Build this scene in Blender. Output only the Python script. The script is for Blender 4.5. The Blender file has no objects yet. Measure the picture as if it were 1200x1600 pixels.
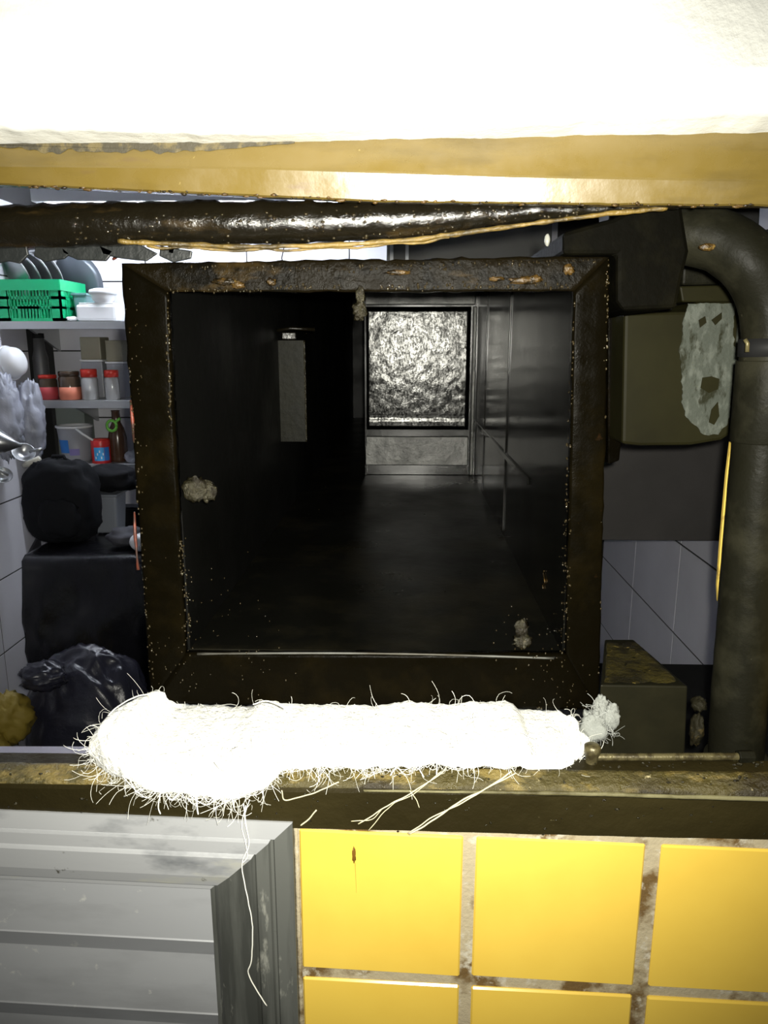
import bpy, bmesh, math, random
from mathutils import Vector, Matrix, noise, Euler
random.seed(7)
S = bpy.context.scene
COL = S.collection
R = math.radians

# ------------------------------------------------------------------ camera
F_PX, PITCH, YAW, CAM_Z = 1155.0, 12.7, 1.735, 1.60
cam_d = bpy.data.cameras.new('camera')
cam = bpy.data.objects.new('camera', cam_d); COL.objects.link(cam)
cam.location = (0, 0, CAM_Z)
cam.rotation_euler = (R(90 - PITCH), 0, R(YAW))
cam_d.sensor_fit = 'VERTICAL'; cam_d.sensor_height = 36.0; cam_d.sensor_width = 27.0
cam_d.lens = F_PX / 1600 * 36.0
cam_d.clip_start = 0.02; cam_d.clip_end = 50
S.camera = cam
CM = Euler((R(90 - PITCH), 0, R(YAW))).to_matrix()

# ------------------------------------------------------------------ world, phone flash, exposure
w = bpy.data.worlds.new('world'); S.world = w; w.use_nodes = True
w.node_tree.nodes['Background'].inputs[0].default_value = (0.75, 0.85, 1.0, 1)
w.node_tree.nodes['Background'].inputs[1].default_value = 0.02
fl = bpy.data.lights.new('phone_flash', 'SPOT')
fl.energy = 80; fl.color = (1.0, 0.975, 0.87)
fl.spot_size = R(102); fl.spot_blend = 1.0; fl.shadow_soft_size = 0.006
flo = bpy.data.objects.new('phone_flash', fl); COL.objects.link(flo)
flo.location = (0.012, 0.0, CAM_Z + 0.012)
flo.rotation_euler = (R(90 - PITCH + 1), 0, R(YAW + 2))
S.view_settings.view_transform = 'Standard'
S.view_settings.look = 'None'
S.view_settings.exposure = 0.0
S.view_settings.gamma = 1.0
S.view_settings.use_curve_mapping = False

# ------------------------------------------------------------------ helpers: pixel -> point on a vertical plane at distance D
KW = 0.0367        # the tiled wall is turned about two degrees from the duct
def ray(px, py):
    return CM @ Vector(((px - 600) / F_PX, (800 - py) / F_PX, -1.0))
def P(px, py, D, k=0.0):
    d = ray(px, py); t = D / (d.y + k * d.x)
    return Vector((d.x * t, d.y * t, d.z * t + CAM_Z))
def interp(tab, x):
    if x <= tab[0][0]: return tab[0][1]
    for (a, va), (b, vb) in zip(tab, tab[1:]):
        if x <= b: return va + (vb - va) * (x - a) / (b - a)
    return tab[-1][1]
def nz(v, s=1.0, seed=0.0):
    return noise.noise(Vector((v[0] * s + seed, v[1] * s + seed * 1.7, v[2] * s - seed)))
def fold(v, s, seed=0.0):
    return 1 - 2 * abs(nz(v, s, seed))

# ------------------------------------------------------------------ materials
MATS = {}
def M(name, base, rough=0.5, metal=0.0, layers=(), bump=0.0, bscale=80, bdist=0.002, bstretch=(1, 1, 1), bump2=None,
      rough_var=None, coat=0.0, alpha=1.0, transm=0.0, emit=None, spec=0.5, sheen=0.0, coat_rough=0.08):
    if name in MATS: return MATS[name]
    m = bpy.data.materials.new(name); m.use_nodes = True
    nt = m.node_tree; N = nt.nodes; L = nt.links
    b = N['Principled BSDF']
    b.inputs['Roughness'].default_value = rough; b.inputs['Metallic'].default_value = metal
    b.inputs['Specular IOR Level'].default_value = spec
    b.inputs['Coat Weight'].default_value = coat; b.inputs['Coat Roughness'].default_value = coat_rough
    b.inputs['Transmission Weight'].default_value = transm
    b.inputs['Alpha'].default_value = alpha
    b.inputs['Sheen Weight'].default_value = sheen
    if emit:
        b.inputs['Emission Color'].default_value = (*emit[0], 1); b.inputs['Emission Strength'].default_value = emit[1]
    geo = N.new('ShaderNodeNewGeometry')
    def nse(scale, stretch, detail=6, rgh=0.6):
        mp = N.new('ShaderNodeVectorMath'); mp.operation = 'MULTIPLY'
        mp.inputs[1].default_value = stretch
        L.new(geo.outputs['Position'], mp.inputs[0])
        t = N.new('ShaderNodeTexNoise'); t.inputs['Scale'].default_value = scale
        t.inputs['Detail'].default_value = detail; t.inputs['Roughness'].default_value = rgh
        L.new(mp.outputs[0], t.inputs['Vector'])
        return t
    col = None
    for (c2, scale, lo, hi, stretch) in layers:
        t = nse(scale, stretch)
        r = N.new('ShaderNodeMapRange'); r.inputs['From Min'].default_value = lo; r.inputs['From Max'].default_value = hi
        L.new(t.outputs['Fac'], r.inputs['Value'])
        mx = N.new('ShaderNodeMix'); mx.data_type = 'RGBA'
        if col is None: mx.inputs['A'].default_value = (*base, 1)
        else: L.new(col, mx.inputs['A'])
        mx.inputs['B'].default_value = (*c2, 1)
        L.new(r.outputs[0], mx.inputs['Factor']); col = mx.outputs['Result']
    if col is None: b.inputs['Base Color'].default_value = (*base, 1)
    else: L.new(col, b.inputs['Base Color'])
    if rough_var:
        t = nse(rough_var[0], rough_var[3] if len(rough_var) > 3 else (1, 1, 1))
        r = N.new('ShaderNodeMapRange'); r.inputs['From Min'].default_value = 0.35; r.inputs['From Max'].default_value = 0.65
        r.inputs['To Min'].default_value = rough_var[1]; r.inputs['To Max'].default_value = rough_var[2]
        L.new(t.outputs['Fac'], r.inputs['Value']); L.new(r.outputs[0], b.inputs['Roughness'])
    if bump:
        t = nse(bscale, bstretch, 8)
        bp = N.new('ShaderNodeBump'); bp.inputs['Strength'].default_value = bump; bp.inputs['Distance'].default_value = bdist
        L.new(t.outputs['Fac'], bp.inputs['Height'])
        out = bp
        if bump2:
            t2 = nse(bump2[0], bump2[3] if len(bump2) > 3 else (1, 1, 1), 4)
            b2 = N.new('ShaderNodeBump'); b2.inputs['Strength'].default_value = bump2[1]; b2.inputs['Distance'].default_value = bump2[2]
            L.new(t2.outputs['Fac'], b2.inputs['Height']); L.new(bp.outputs[0], b2.inputs['Normal']); out = b2
        L.new(out.outputs[0], b.inputs['Normal'])
        if coat: L.new(out.outputs[0], b.inputs['Coat Normal'])
    MATS[name] = m
    return m
ONE = (1, 1, 1)
plaster = M('white plaster', (0.86, 0.86, 0.80), 0.8, layers=[((0.62, 0.62, 0.58), 9, 0.55, 0.75, (1, 1, 4))], bump=0.4, bscale=40, bdist=0.004)
ytile = M('yellow glazed tile', (0.80, 0.55, 0.085), 0.22, layers=[((0.74, 0.49, 0.07), 5, 0.4, 0.7, ONE), ((0.30, 0.15, 0.03), 34, 0.73, 0.78, ONE)], bump=0.04, bscale=14, bdist=0.002)
grout = M('dirty grout', (0.40, 0.34, 0.22), 0.85, layers=[((0.13, 0.075, 0.02), 18, 0.52, 0.62, ONE), ((0.50, 0.46, 0.36), 60, 0.56, 0.66, ONE)], bump=0.7, bscale=150, bdist=0.002)
gold = M('ochre painted lintel trim', (0.125, 0.086, 0.018), 0.33, layers=[((0.080, 0.055, 0.012), 6, 0.45, 0.65, (1, 1, 5)), ((0.11, 0.07, 0.025), 22, 0.60, 0.68, (0.5, 1, 2)), ((0.30, 0.23, 0.08), 90, 0.70, 0.76, ONE)],
         bump=0.12, bscale=60, bdist=0.002, rough_var=(30, 0.22, 0.34), spec=0.9)
soot = M('black grease', (0.0022, 0.0017, 0.0007), 0.30, layers=[((0.005, 0.0036, 0.0012), 14, 0.5, 0.7, ONE), ((0.012, 0.006, 0.002), 40, 0.68, 0.76, ONE)],
         bump=0.25, bscale=110, bdist=0.0015, bump2=(420, 0.3, 0.0008), rough_var=(50, 0.2, 0.4), spec=0.02)
barmat = M('wet black grease', (0.006, 0.0048, 0.0025), 0.2, layers=[((0.035, 0.022, 0.007), 22, 0.55, 0.7, (0.5, 1, 2))],
           bump=0.45, bscale=100, bdist=0.0024, bump2=(380, 0.45, 0.0009), rough_var=(40, 0.13, 0.28), coat=0.25)
ductin = M('duct wall with smooth grease film', (0.003, 0.003, 0.0025), 0.2, layers=[((0.006, 0.0055, 0.004), 5, 0.45, 0.65, (1, 1, .4))], bump=0.06, bscale=12, bdist=0.006, bstretch=(1, 1, .2), rough_var=(4, 0.12, 0.24), spec=0.36)
foil = M('crinkled grease-coated panel', (0.030, 0.030, 0.029), 0.3, metal=0.95, layers=[((0.005, 0.005, 0.0047), 240, 0.47, 0.57, (1, 1, .6))], bump=0.26, bscale=260, bdist=0.0009, bump2=(600, 0.2, 0.0004), rough_var=(60, 0.11, 0.24))
striplit = M('greasy steel strip', (0.026, 0.026, 0.024), 0.36, metal=0.6, layers=[((0.008, 0.008, 0.007), 20, 0.45, 0.6, (1, 1, .5))], bump=0.4, bscale=50, bdist=0.004)
galv = M('sooty galvanised steel', (0.10, 0.10, 0.09), 0.5, metal=0.5, layers=[((0.03, 0.025, 0.015), 8, 0.4, 0.65, ONE)], bump=0.1, bscale=40)
olive = M('olive greasy crust', (0.070, 0.056, 0.016), 0.38, layers=[((0.20, 0.15, 0.045), 45, 0.52, 0.62, (.6, 1, 1)), ((0.028, 0.021, 0.008), 17, 0.52, 0.62, (.5, 1, 1)), ((0.5, 0.43, 0.24), 120, 0.66, 0.72, ONE)],
          bump=0.9, bscale=120, bdist=0.005, bump2=(400, 0.5, 0.0015), rough_var=(70, 0.2, 0.6))
sillmat = M('dark brown greasy ledge', (0.016, 0.0125, 0.0042), 0.42, layers=[((0.026, 0.0205, 0.007), 10, 0.45, 0.65, (.4, 1, 1)), ((0.10, 0.085, 0.04), 70, 0.69, 0.74, (.4, 1, 1))],
            bump=0.4, bscale=90, bdist=0.003, bump2=(300, 0.25, 0.001), spec=0.12)
edgem = M('pale ledge edging', (0.17, 0.155, 0.08), 0.5, layers=[((0.05, 0.042, 0.016), 30, 0.45, 0.6, (.5, 1, 1))], bump=0.5, bscale=100, spec=0.2)
beadm = M('grease droplet', (0.025, 0.018, 0.007), 0.12, spec=0.8, coat=0.5)
lumpm = M('crusted grease lump', (0.022, 0.019, 0.009), 0.22, layers=[((0.10, 0.09, 0.06), 160, 0.58, 0.66, ONE), ((0.012, 0.009, 0.004), 90, 0.5, 0.6, ONE)], bump=1, bscale=220, bdist=0.004)
rustm = M('rusty amber residue', (0.075, 0.042, 0.010), 0.25, layers=[((0.012, 0.008, 0.003), 60, 0.45, 0.56, ONE), ((0.20, 0.13, 0.04), 130, 0.62, 0.70, ONE)], bump=0.8, bscale=140, bdist=0.003)
goldedge = M('amber grease rim', (0.19, 0.125, 0.030), 0.28, layers=[((0.05, 0.035, 0.012), 45, 0.46, 0.58, (.5, 1, 1))], bump=0.8, bscale=150, bdist=0.003)
sealm = M('orange red sealant', (0.14, 0.024, 0.010), 0.5, layers=[((0.03, 0.012, 0.007), 60, 0.42, 0.55, ONE)], bump=0.5, bscale=120)
woolm = M('white ceramic wool', (0.90, 0.90, 0.84), 0.95, layers=[((0.66, 0.66, 0.58), 40, 0.60, 0.75, ONE)], bump=0.8, bscale=120, bdist=0.006, sheen=0.3)
fibrem = M('white glass fibre', (0.88, 0.87, 0.78), 0.8)
strandm = M('pale loose strand', (0.62, 0.57, 0.36), 0.7)
tuftm = M('grey white wool tuft', (0.22, 0.23, 0.21), 0.9, bump=0.6, bscale=150, bdist=0.004)
alu = M('dull aluminium', (0.55, 0.56, 0.57), 0.40, metal=0.45, layers=[((0.22, 0.23, 0.245), 12, 0.5, 0.62, (.4, 1, 1)), ((0.62, 0.62, 0.55), 30, 0.60, 0.7, (.3, 1, 1)), ((0.10, 0.09, 0.06), 55, 0.68, 0.74, ONE)], bump=0.1, bscale=60, bstretch=(.3, 1, 1))
aluv = M('stained aluminium stile', (0.15, 0.155, 0.14), 0.45, metal=0.35, layers=[((0.07, 0.073, 0.065), 10, 0.45, 0.62, (3, 1, .25)), ((0.46, 0.46, 0.40), 34, 0.62, 0.7, (1, 1, .3)), ((0.05, 0.04, 0.025), 55, 0.68, 0.74, ONE)], bump=0.1, bscale=60)
aluslat = M('brushed aluminium slat', (0.43, 0.44, 0.455), 0.42, metal=0.4, layers=[((0.31, 0.315, 0.325), 6, 0.45, 0.65, (.5, 1, 2)), ((0.64, 0.64, 0.60), 50, 0.66, 0.74, ONE)], bump=0.06, bscale=60)
pipem = M('greasy dark pipe', (0.008, 0.0077, 0.0045), 0.42, layers=[((0.019, 0.018, 0.011), 18, 0.48, 0.66, ONE), ((0.12, 0.11, 0.07), 120, 0.71, 0.76, ONE)], bump=0.3, bscale=90, bdist=0.002, bump2=(320, 0.3, 0.0008), rough_var=(30, .4, .6), spec=0.08)
brass = M('dull brass rod', (0.13, 0.11, 0.05), 0.35, metal=0.4, layers=[((0.05, 0.04, 0.018), 60, 0.48, 0.6, ONE)], bump=0.4, bscale=200)
olivebox = M('olive painted steel', (0.017, 0.0158, 0.0055), 0.5, layers=[((0.011, 0.010, 0.004), 6, 0.4, 0.65, ONE)], bump=0.08, bscale=50, spec=0.08)
peel = M('bare zinc under peeled paint', (0.070, 0.078, 0.063), 0.5, layers=[((0.115, 0.125, 0.105), 90, 0.5, 0.62, (1, 1, .5)), ((0.022, 0.023, 0.012), 40, 0.54, 0.60, (1, 1, .4))], bump=0.6, bscale=150, bdist=0.002, spec=0.15)
blockm = M('olive black steel box', (0.012, 0.0112, 0.006), 0.45, layers=[((0.017, 0.0155, 0.008), 12, 0.45, 0.65, ONE)], bump=0.2, bscale=70, spec=0.08)
ystrip = M('yellow edge strip', (0.62, 0.44, 0.09), 0.4, layers=[((0.30, 0.20, 0.05), 50, 0.55, 0.66, ONE)], bump=0.2, bscale=100)
wtile = M('white wall tile', (0.74, 0.74, 0.80), 0.25, layers=[((0.68, 0.68, 0.74), 3, 0.4, 0.65, ONE)])
wgrout = M('grey wall grout', (0.035, 0.035, 0.036), 0.9)
floorm = M('dark floor tile', (0.16, 0.15, 0.15), 0.5, layers=[((0.10, 0.095, 0.09), 6, 0.45, 0.6, ONE)])
ceilm = M('ceiling paint', (0.75, 0.76, 0.78), 0.9)
steel = M('stainless steel', (0.60, 0.61, 0.62), 0.28, metal=0.9, layers=[((0.45, 0.46, 0.47), 8, 0.4, 0.6, (.3, 1, 1))])
shelfm = M('steel shelf', (0.42, 0.43, 0.44), 0.4, metal=0.6)
darkmetal = M('dark grey painted metal', (0.062, 0.058, 0.056), 0.5, layers=[((0.052, 0.049, 0.047), 4, 0.4, 0.6, ONE)], spec=0.15)
green = M('green crate plastic', (0.005, 0.42, 0.17), 0.4)
teal = M('teal grey plastic', (0.10, 0.22, 0.22), 0.45)
whitep = M('white plastic', (0.85, 0.86, 0.88), 0.35)
greyp = M('grey plastic', (0.35, 0.36, 0.40), 0.4)
glassy = M('cloudy jar plastic', (0.36, 0.36, 0.36), 0.2, coat=.3)
redm = M('red plastic lid', (0.62, 0.035, 0.02), 0.35)
redpow = M('red spice', (0.45, 0.05, 0.06), 0.6)
orpow = M('orange spice', (0.65, 0.20, 0.12), 0.6)
darkjar = M('brown glass', (0.06, 0.04, 0.025), 0.15)
beige = M('beige tub plastic', (0.30, 0.28, 0.20), 0.45)
bluem = M('blue label', (0.03, 0.20, 0.62), 0.4)
lilac = M('lilac label', (0.28, 0.24, 0.55), 0.4)
canred = M('red can paint', (0.62, 0.03, 0.03), 0.35)
lime = M('green handle', (0.18, 0.55, 0.08), 0.4)
brownl = M('dark brown liquid bottle', (0.07, 0.035, 0.02), 0.2)
blackfab = M('black fabric', (0.005, 0.0055, 0.0075), 0.8, bump=0.3, bscale=60, spec=0.2)
blackpl = M('black plastic film', (0.005, 0.005, 0.0065), 0.24, bump=0.25, bscale=18, bdist=0.01)
bagpl = M('black bin bag film', (0.016, 0.016, 0.026), 0.28, bump=0.35, bscale=9, bdist=0.02)
yellowcl = M('yellow sack cloth', (0.20, 0.145, 0.015), 0.7, bump=0.3, bscale=20, bdist=0.01)
clearpl = M('translucent plastic bag', (0.44, 0.46, 0.54), 0.25, bump=0.5, bscale=14, bdist=0.02, alpha=0.8)
cream = M('cream plastic', (0.60, 0.58, 0.50), 0.5)
lampm = M('fluorescent tube glow', (1, 1, 1), 0.5, emit=((0.86, 0.91, 1.0), 105))
blackm = M('black rubber', (0.012, 0.012, 0.012), 0.6, spec=0.15)

# ------------------------------------------------------------------ object helpers
WLOC = {}
def setp(o, label=None, cat=None, group=None, kind=None):
    if label: o['label'] = label
    if cat: o['category'] = cat
    if group: o['group'] = group
    if kind: o['kind'] = kind
    return o
def thing(name, loc, label, cat, group=None, kind=None):
    o = bpy.data.objects.new(name, None); COL.objects.link(o)
    o.location = loc; o.empty_display_size = 0.02; WLOC[o.name] = Vector(loc)
    return setp(o, label, cat, group, kind)
def link(name, me, mat, parent=None, smooth=False, origin=None):
    """me: bpy mesh in world coordinates; its origin is moved to its middle"""
    if len(me.vertices):
        lo = Vector([min(v.co[i] for v in me.vertices) for i in range(3)]); hi = Vector([max(v.co[i] for v in me.vertices) for i in range(3)])
        c = (lo + hi) / 2
    else: c = Vector((0, 0, 0))
    if origin is not None: c = Vector(origin)
    me.transform(Matrix.Translation(-c))
    o = bpy.data.objects.new(name, me); COL.objects.link(o)
    WLOC[o.name] = c.copy()
    if parent is not None:
        o.parent = parent; o.location = c - WLOC[parent.name]
    else: o.location = c
    if mat: me.materials.append(mat)
    if smooth:
        for p in me.polygons: p.use_smooth = True
    return o
def crom(pts, n=8):
    pts = [Vector(p) for p in pts]; pts = [pts[0] * 2 - pts[1]] + pts + [pts[-1] * 2 - pts[-2]]; out = []
    for i in range(1, len(pts) - 2):
        a, b, c, d = pts[i - 1:i + 3]
        for k in range(n):
            t = k / n
            out.append(.5 * ((2 * b) + (c - a) * t + (2 * a - 5 * b + 4 * c - d) * t * t + (3 * b - a - 3 * c + d) * t ** 3))
    return out + [pts[-2]]
class MB:
    def __init__(s): s.v = []; s.f = []
    def add(s, vs, fs):
        n = len(s.v); s.v += [tuple(a) for a in vs]; s.f += [tuple(i + n for i in q) for q in fs]; return s
    def box(s, x0, x1, y0, y1, z0, z1):
        vs = [(x, y, z) for z in (z0, z1) for y in (y0, y1) for x in (x0, x1)]
        return s.add(vs, [(0, 2, 3, 1), (4, 5, 7, 6), (0, 1, 5, 4), (2, 6, 7, 3), (0, 4, 6, 2), (1, 3, 7, 5)])
    def loft(s, rings, caps=True, loop=False):
        n = len(rings[0]); vs = [p for r in rings for p in r]; fs = []
        m = len(rings)
        for i in range(m if loop else m - 1):
            j = (i + 1) % m
            for k in range(n):
                l = (k + 1) % n
                fs.append((i * n + k, i * n + l, j * n + l, j * n + k))
        if caps and not loop:
            fs.append(tuple(range(n))[::-1]); fs.append(tuple((m - 1) * n + k for k in range(n)))
        return s.add(vs, fs)
    def prism(s, pts, vec):
        vec = Vector(vec); return s.loft([[Vector(p) for p in pts], [Vector(p) + vec for p in pts]])
    def tube(s, path, r, seg=8, caps=True):
        path = [Vector(p) for p in path]; rings = []
        up = Vector((0.13, 0.31, 0.94))
        for i, p in enumerate(path):
            a = path[max(0, i - 1)]; b = path[min(len(path) - 1, i + 1)]
            t = (b - a)
            if t.length < 1e-9: t = Vector((0, 0, 1))
            t.normalize()
            x = t.cross(up)
            if x.length < 1e-3: x = t.cross(Vector((1, 0, 0)))
            x.normalize(); y = t.cross(x)
            rr = r[i] if isinstance(r, (list, tuple)) else r
            rings.append([p + x * rr * math.cos(2 * math.pi * k / seg) + y * rr * math.sin(2 * math.pi * k / seg) for k in range(seg)])
        return s.loft(rings, caps)
    def lathe(s, c, prof, seg=24, mtx=None):
        c = Vector(c); rings = []
        for r, z in prof:
            ring = []
            for k in range(seg):
                v = Vector((max(r, 1e-4) * math.cos(2 * math.pi * k / seg), max(r, 1e-4) * math.sin(2 * math.pi * k / seg), z))
                if mtx: v = mtx @ v
                ring.append(c + v)
            rings.append(ring)
        return s.loft(rings, True)
    def ball(s, c, r, jit=0.0):
        c = Vector(c); rx, ry, rz = (r if isinstance(r, (tuple, list)) else (r, r, r))
        g = (1 + 5 ** .5) / 2
        vs = [Vector(a).normalized() for a in [(-1, g, 0), (1, g, 0), (-1, -g, 0), (1, -g, 0), (0, -1, g), (0, 1, g), (0, -1, -g), (0, 1, -g), (g, 0, -1), (g, 0, 1), (-g, 0, -1), (-g, 0, 1)]]
        fs = [(0, 11, 5), (0, 5, 1), (0, 1, 7), (0, 7, 10), (0, 10, 11), (1, 5, 9), (5, 11, 4), (11, 10, 2), (10, 7, 6), (7, 1, 8), (3, 9, 4), (3, 4, 2), (3, 2, 6), (3, 6, 8), (3, 8, 9), (4, 9, 5), (2, 4, 11), (6, 2, 10), (8, 6, 7), (9, 8, 1)]
        return s.add([c + Vector((v.x * rx, v.y * ry, v.z * rz)) * (1 + random.uniform(-jit, jit)) for v in vs], fs)
    def blob(s, c, r, amp=0.15, sc=2.0, seed=0.0, nu=36, nv=22, mode='n', power=1.0, flat=None):
        c = Vector(c); vs = []; fs = []
        for j in range(nv + 1):
            th = math.pi * j / nv
            for i in range(nu):
                ph = 2 * math.pi * i / nu
                d = Vector((math.sin(th) * math.cos(ph), math.sin(th) * math.sin(ph), math.cos(th)))
                if power != 1.0:
                    d = Vector([math.copysign(abs(a) ** power, a) for a in d])
                k = nz(d, sc, seed) if mode == 'n' else (0.6 * fold(d, sc, seed) + 0.5 * fold(d, sc * 2.3, seed + 4) - .3)
                q = 1 + amp * k
                p = Vector((d.x * r[0] * q, d.y * r[1] * q, d.z * r[2] * q))
                if flat is not None: p.z = max(p.z, flat)
                vs.append(c + p)
        for j in range(nv):
            for i in range(nu):
                k = (i + 1) % nu
                fs.append((j * nu + i, (j + 1) * nu + i, (j + 1) * nu + k, j * nu + k))
        return s.add(vs, fs)
    def build(s, name, mat, parent=None, smooth=False, bevel=0.0, origin=None, solid=0.0, sub=0):
        me = bpy.data.meshes.new(name); me.from_pydata(s.v, [], s.f)
        bm = bmesh.new(); bm.from_mesh(me); bmesh.ops.remove_doubles(bm, verts=bm.verts, dist=1e-6)
        bmesh.ops.recalc_face_normals(bm, faces=bm.faces); bm.to_mesh(me); bm.free()
        o = link(name, me, mat, parent, smooth, origin)
        if solid:
            q = o.modifiers.new('thickness', 'SOLIDIFY'); q.thickness = solid
        if bevel:
            q = o.modifiers.new('bevel', 'BEVEL'); q.width = bevel; q.segments = 2; q.limit_method = 'ANGLE'; q.angle_limit = R(40)
        if sub:
            q = o.modifiers.new('sub', 'SUBSURF'); q.levels = sub; q.render_levels = sub
        return o
def struct(o, label=None): return setp(o, label, kind='structure')

# =================================================================== SETTING
# ---- right kitchen wall solved from its tile joints
s1 = ray(990, 900); s2 = ray(1060, 900)
TW, TH = 0.45, 0.30
WR = TW / (s1.y / s1.x - s2.y / s2.x)                 # x of the right wall face
YA = WR * s1.y / s1.x                                  # one vertical joint
dA = ray(1095, 1035); ZA = CAM_Z + dA.z * WR / dA.x    # one horizontal joint
WL, WB = P(30, 800, 3.0).x, 3.38                       # left wall x, back wall y
ZC = 2.45
YF = 0.70                                              # kitchen face of the front wall
struct(MB().box(WL - .1, WR + .1, 0.70, WB + .1, -0.1, 0.0).build('floor', floorm), 'dark kitchen floor')
struct(MB().box(WL - .1, WR + .1, 0.62, WB + .1, ZC, ZC + .1).build('ceiling', ceilm), 'white kitchen ceiling')
wall_r = struct(MB().box(WR + .0018, WR + .1, 0.66, WB + .1, 0, ZC).build('wall_right', wgrout), 'tiled side wall of the kitchen beyond the black pipe')
wall_l = struct(MB().box(WL - .1, WL - .0018, 0.66, WB + .1, 0, ZC).build('wall_left', wgrout), 'tiled side wall of the kitchen behind the hanging utensils')
wall_b = struct(MB().box(WL - .0018, WR + .0018, WB + .0018, WB + .1, 0, ZC).build('wall_back', wgrout), 'white tiled back wall of the kitchen')
def tile_mesh(a, b, t, bev):
    bm = bmesh.new(); bmesh.ops.create_cube(bm, size=1.0)
    bmesh.ops.scale(bm, vec=(a, t, b), verts=bm.verts)
    bmesh.ops.bevel(bm, geom=[e for e in bm.edges], offset=bev, segments=1, affect='EDGES')
    me = bpy.data.meshes.new('tile'); bm.to_mesh(me); bm.free(); return me
tm = tile_mesh(TW - .006, TH - .006, .008, .0004); tm.materials.append(wtile)
def put_tile(parent, me, loc, rz):
    o = bpy.data.objects.new('tile', me); COL.objects.link(o); o.parent = parent
    o.location = Vector(loc) - WLOC[parent.name]; o.rotation_euler = (0, 0, rz)
for i in range(-5, 8):
    for j in range(-8, 9):
        y = YA + (i + .5) * TW; z = ZA + (j + .5) * TH
        if y - TW / 2 < 0.9 or y + TW / 2 > WB + .02 or z - TH / 2 < -.01 or z + TH / 2 > ZC + .01: continue
        put_tile(wall_r, tm, (WR + .004, y, z), R(90))
        put_tile(wall_l, tm, (WL - .004, y, z), R(90))
for i in range(6):
    for j in range(-8, 9):
        x = WL + .03 + (i + .5) * TW; z = ZA + (j + .5) * TH
        if x + TW / 2 > WR or z - TH / 2 < -.01 or z + TH / 2 > ZC + .01: continue
        put_tile(wall_b, tm, (x, WB + .004, z), 0)

# ---- front wall with the hatch opening
def yw(x, D): return D - KW * x
def wbox(mb, x0, x1, D0, D1, z0, z1):
    pts = [(x0, yw(x0, D0)), (x1, yw(x1, D0)), (x1, yw(x1, D1)), (x0, yw(x0, D1))]
    return mb.loft([[(a, b, z0) for a, b in pts], [(a, b, z1) for a, b in pts]])
XJL, XJR = -0.75, 0.372
ZL = P(600, 215, .59).z            # underside level of the plaster
ZS = P(600, 1203, .60).z           # ledge top
wall_f = wbox(MB(), -.105, 1.2, .5925, .665, 0.2, P(600, 1300, .58).z).build('wall_front', grout)
struct(wall_f, 'yellow tiled wall below the hatch ledge')
T = 0.150; J = 0.0115
ym = tile_mesh(T, T, .010, .0016); ym.materials.append(ytile)
u0 = P(467, 1303, .59, KW).x; z0 = P(600, 1303, .59, KW).z
for i in range(6):
    for j in range(5):
        x = u0 + (i + .5) * (T + J) - J / 2 + (.002 if i == 2 else 0)
        z = z0 - (j + .5) * (T + J) + J / 2 - .0012 * i * 0
        o = bpy.data.objects.new('tile', ym); COL.objects.link(o); o.parent = wall_f
        o.location = Vector((x, yw(x, .595) + random.uniform(-.0006, .0006), z)) - WLOC[wall_f.name]
        o.rotation_euler = (random.uniform(-.006, .006), random.uniform(-.004, .004), -math.atan(KW) + random.uniform(-.006, .006))
MB().blob(P(553, 1336, .5885, KW), (.0016, .0010, .0075), .5, 3, 2, 14, 12).build('brown_drip', M('brown drip', (.16, .075, .012), .3), wall_f, smooth=True)
MB().tube([P(555, 1348, .5893, KW), P(556, 1372, .5893, KW), P(557, 1395, .5893, KW)], [.0005, .0003, .0002], 5).build('drip_run', M('pale drip', (.55, .38, .06), .3), wall_f)
# wall left of the shutter, jamb right, wall above
struct(wbox(MB(), -1.75, -.64, .585, .665, 0.2, ZC).build('wall_side_1', plaster), 'plaster wall beside the hatch')
jr = wbox(MB(), XJR, 1.2, .600, .690, ZS + .0, ZL).build('wall_side_2', ystrip); struct(jr, 'yellow jamb of the hatch beside the black pipe')
# upper plaster: proud mass with lumpy lower edge and a shallow step
mb = MB(); rows = []
for i in range(170):
    px = -560 + i * 11
    if i == 169: px = 2100
    e_ = P(px, interp([(0, 196), (430, 204), (620, 186), (860, 188), (1000, 172), (1200, 165)], px), .551, KW); x = e_.x
    lump = .0022 * nz((x, 0, 0), 45, 2) + .0016 * nz((x, 1, 0), 120, 5)
    zf = e_.z + lump
    zb = P(px, interp([(0, 228), (400, 222), (800, 215), (1200, 208)], px), .588, KW).z + lump * .4
    zs_ = P(600, 122, .55).z + .0006 * nz((x, 3, 0), 30)
    st = max(0, min(1, (px - 900) / 200)) * .003
    l2 = .0012 * nz((x, 5, 0), 70, 7)
    rows.append([(x, yw(x, .553), zf), (x, yw(x, .551), zf + .003), (x, yw(x, .551 - st), zs_), (x, yw(x, .551 - st), zs_ + .0008), (x, yw(x, .551), zs_ + .0016), (x, yw(x, .550), 2.6), (x, yw(x, .67), 2.6), (x, yw(x, .67), zb), (x, yw(x, .590), zb), (x, yw(x, .577), (zf + zb) / 2 + l2), (x, yw(x, .564), (zf * 2 + zb) / 3 - l2 * .6)])
mb.loft(rows)
struct(mb.build('wall_above', plaster, smooth=True), 'rough white plaster wall above the ochre lintel trim')
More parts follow.
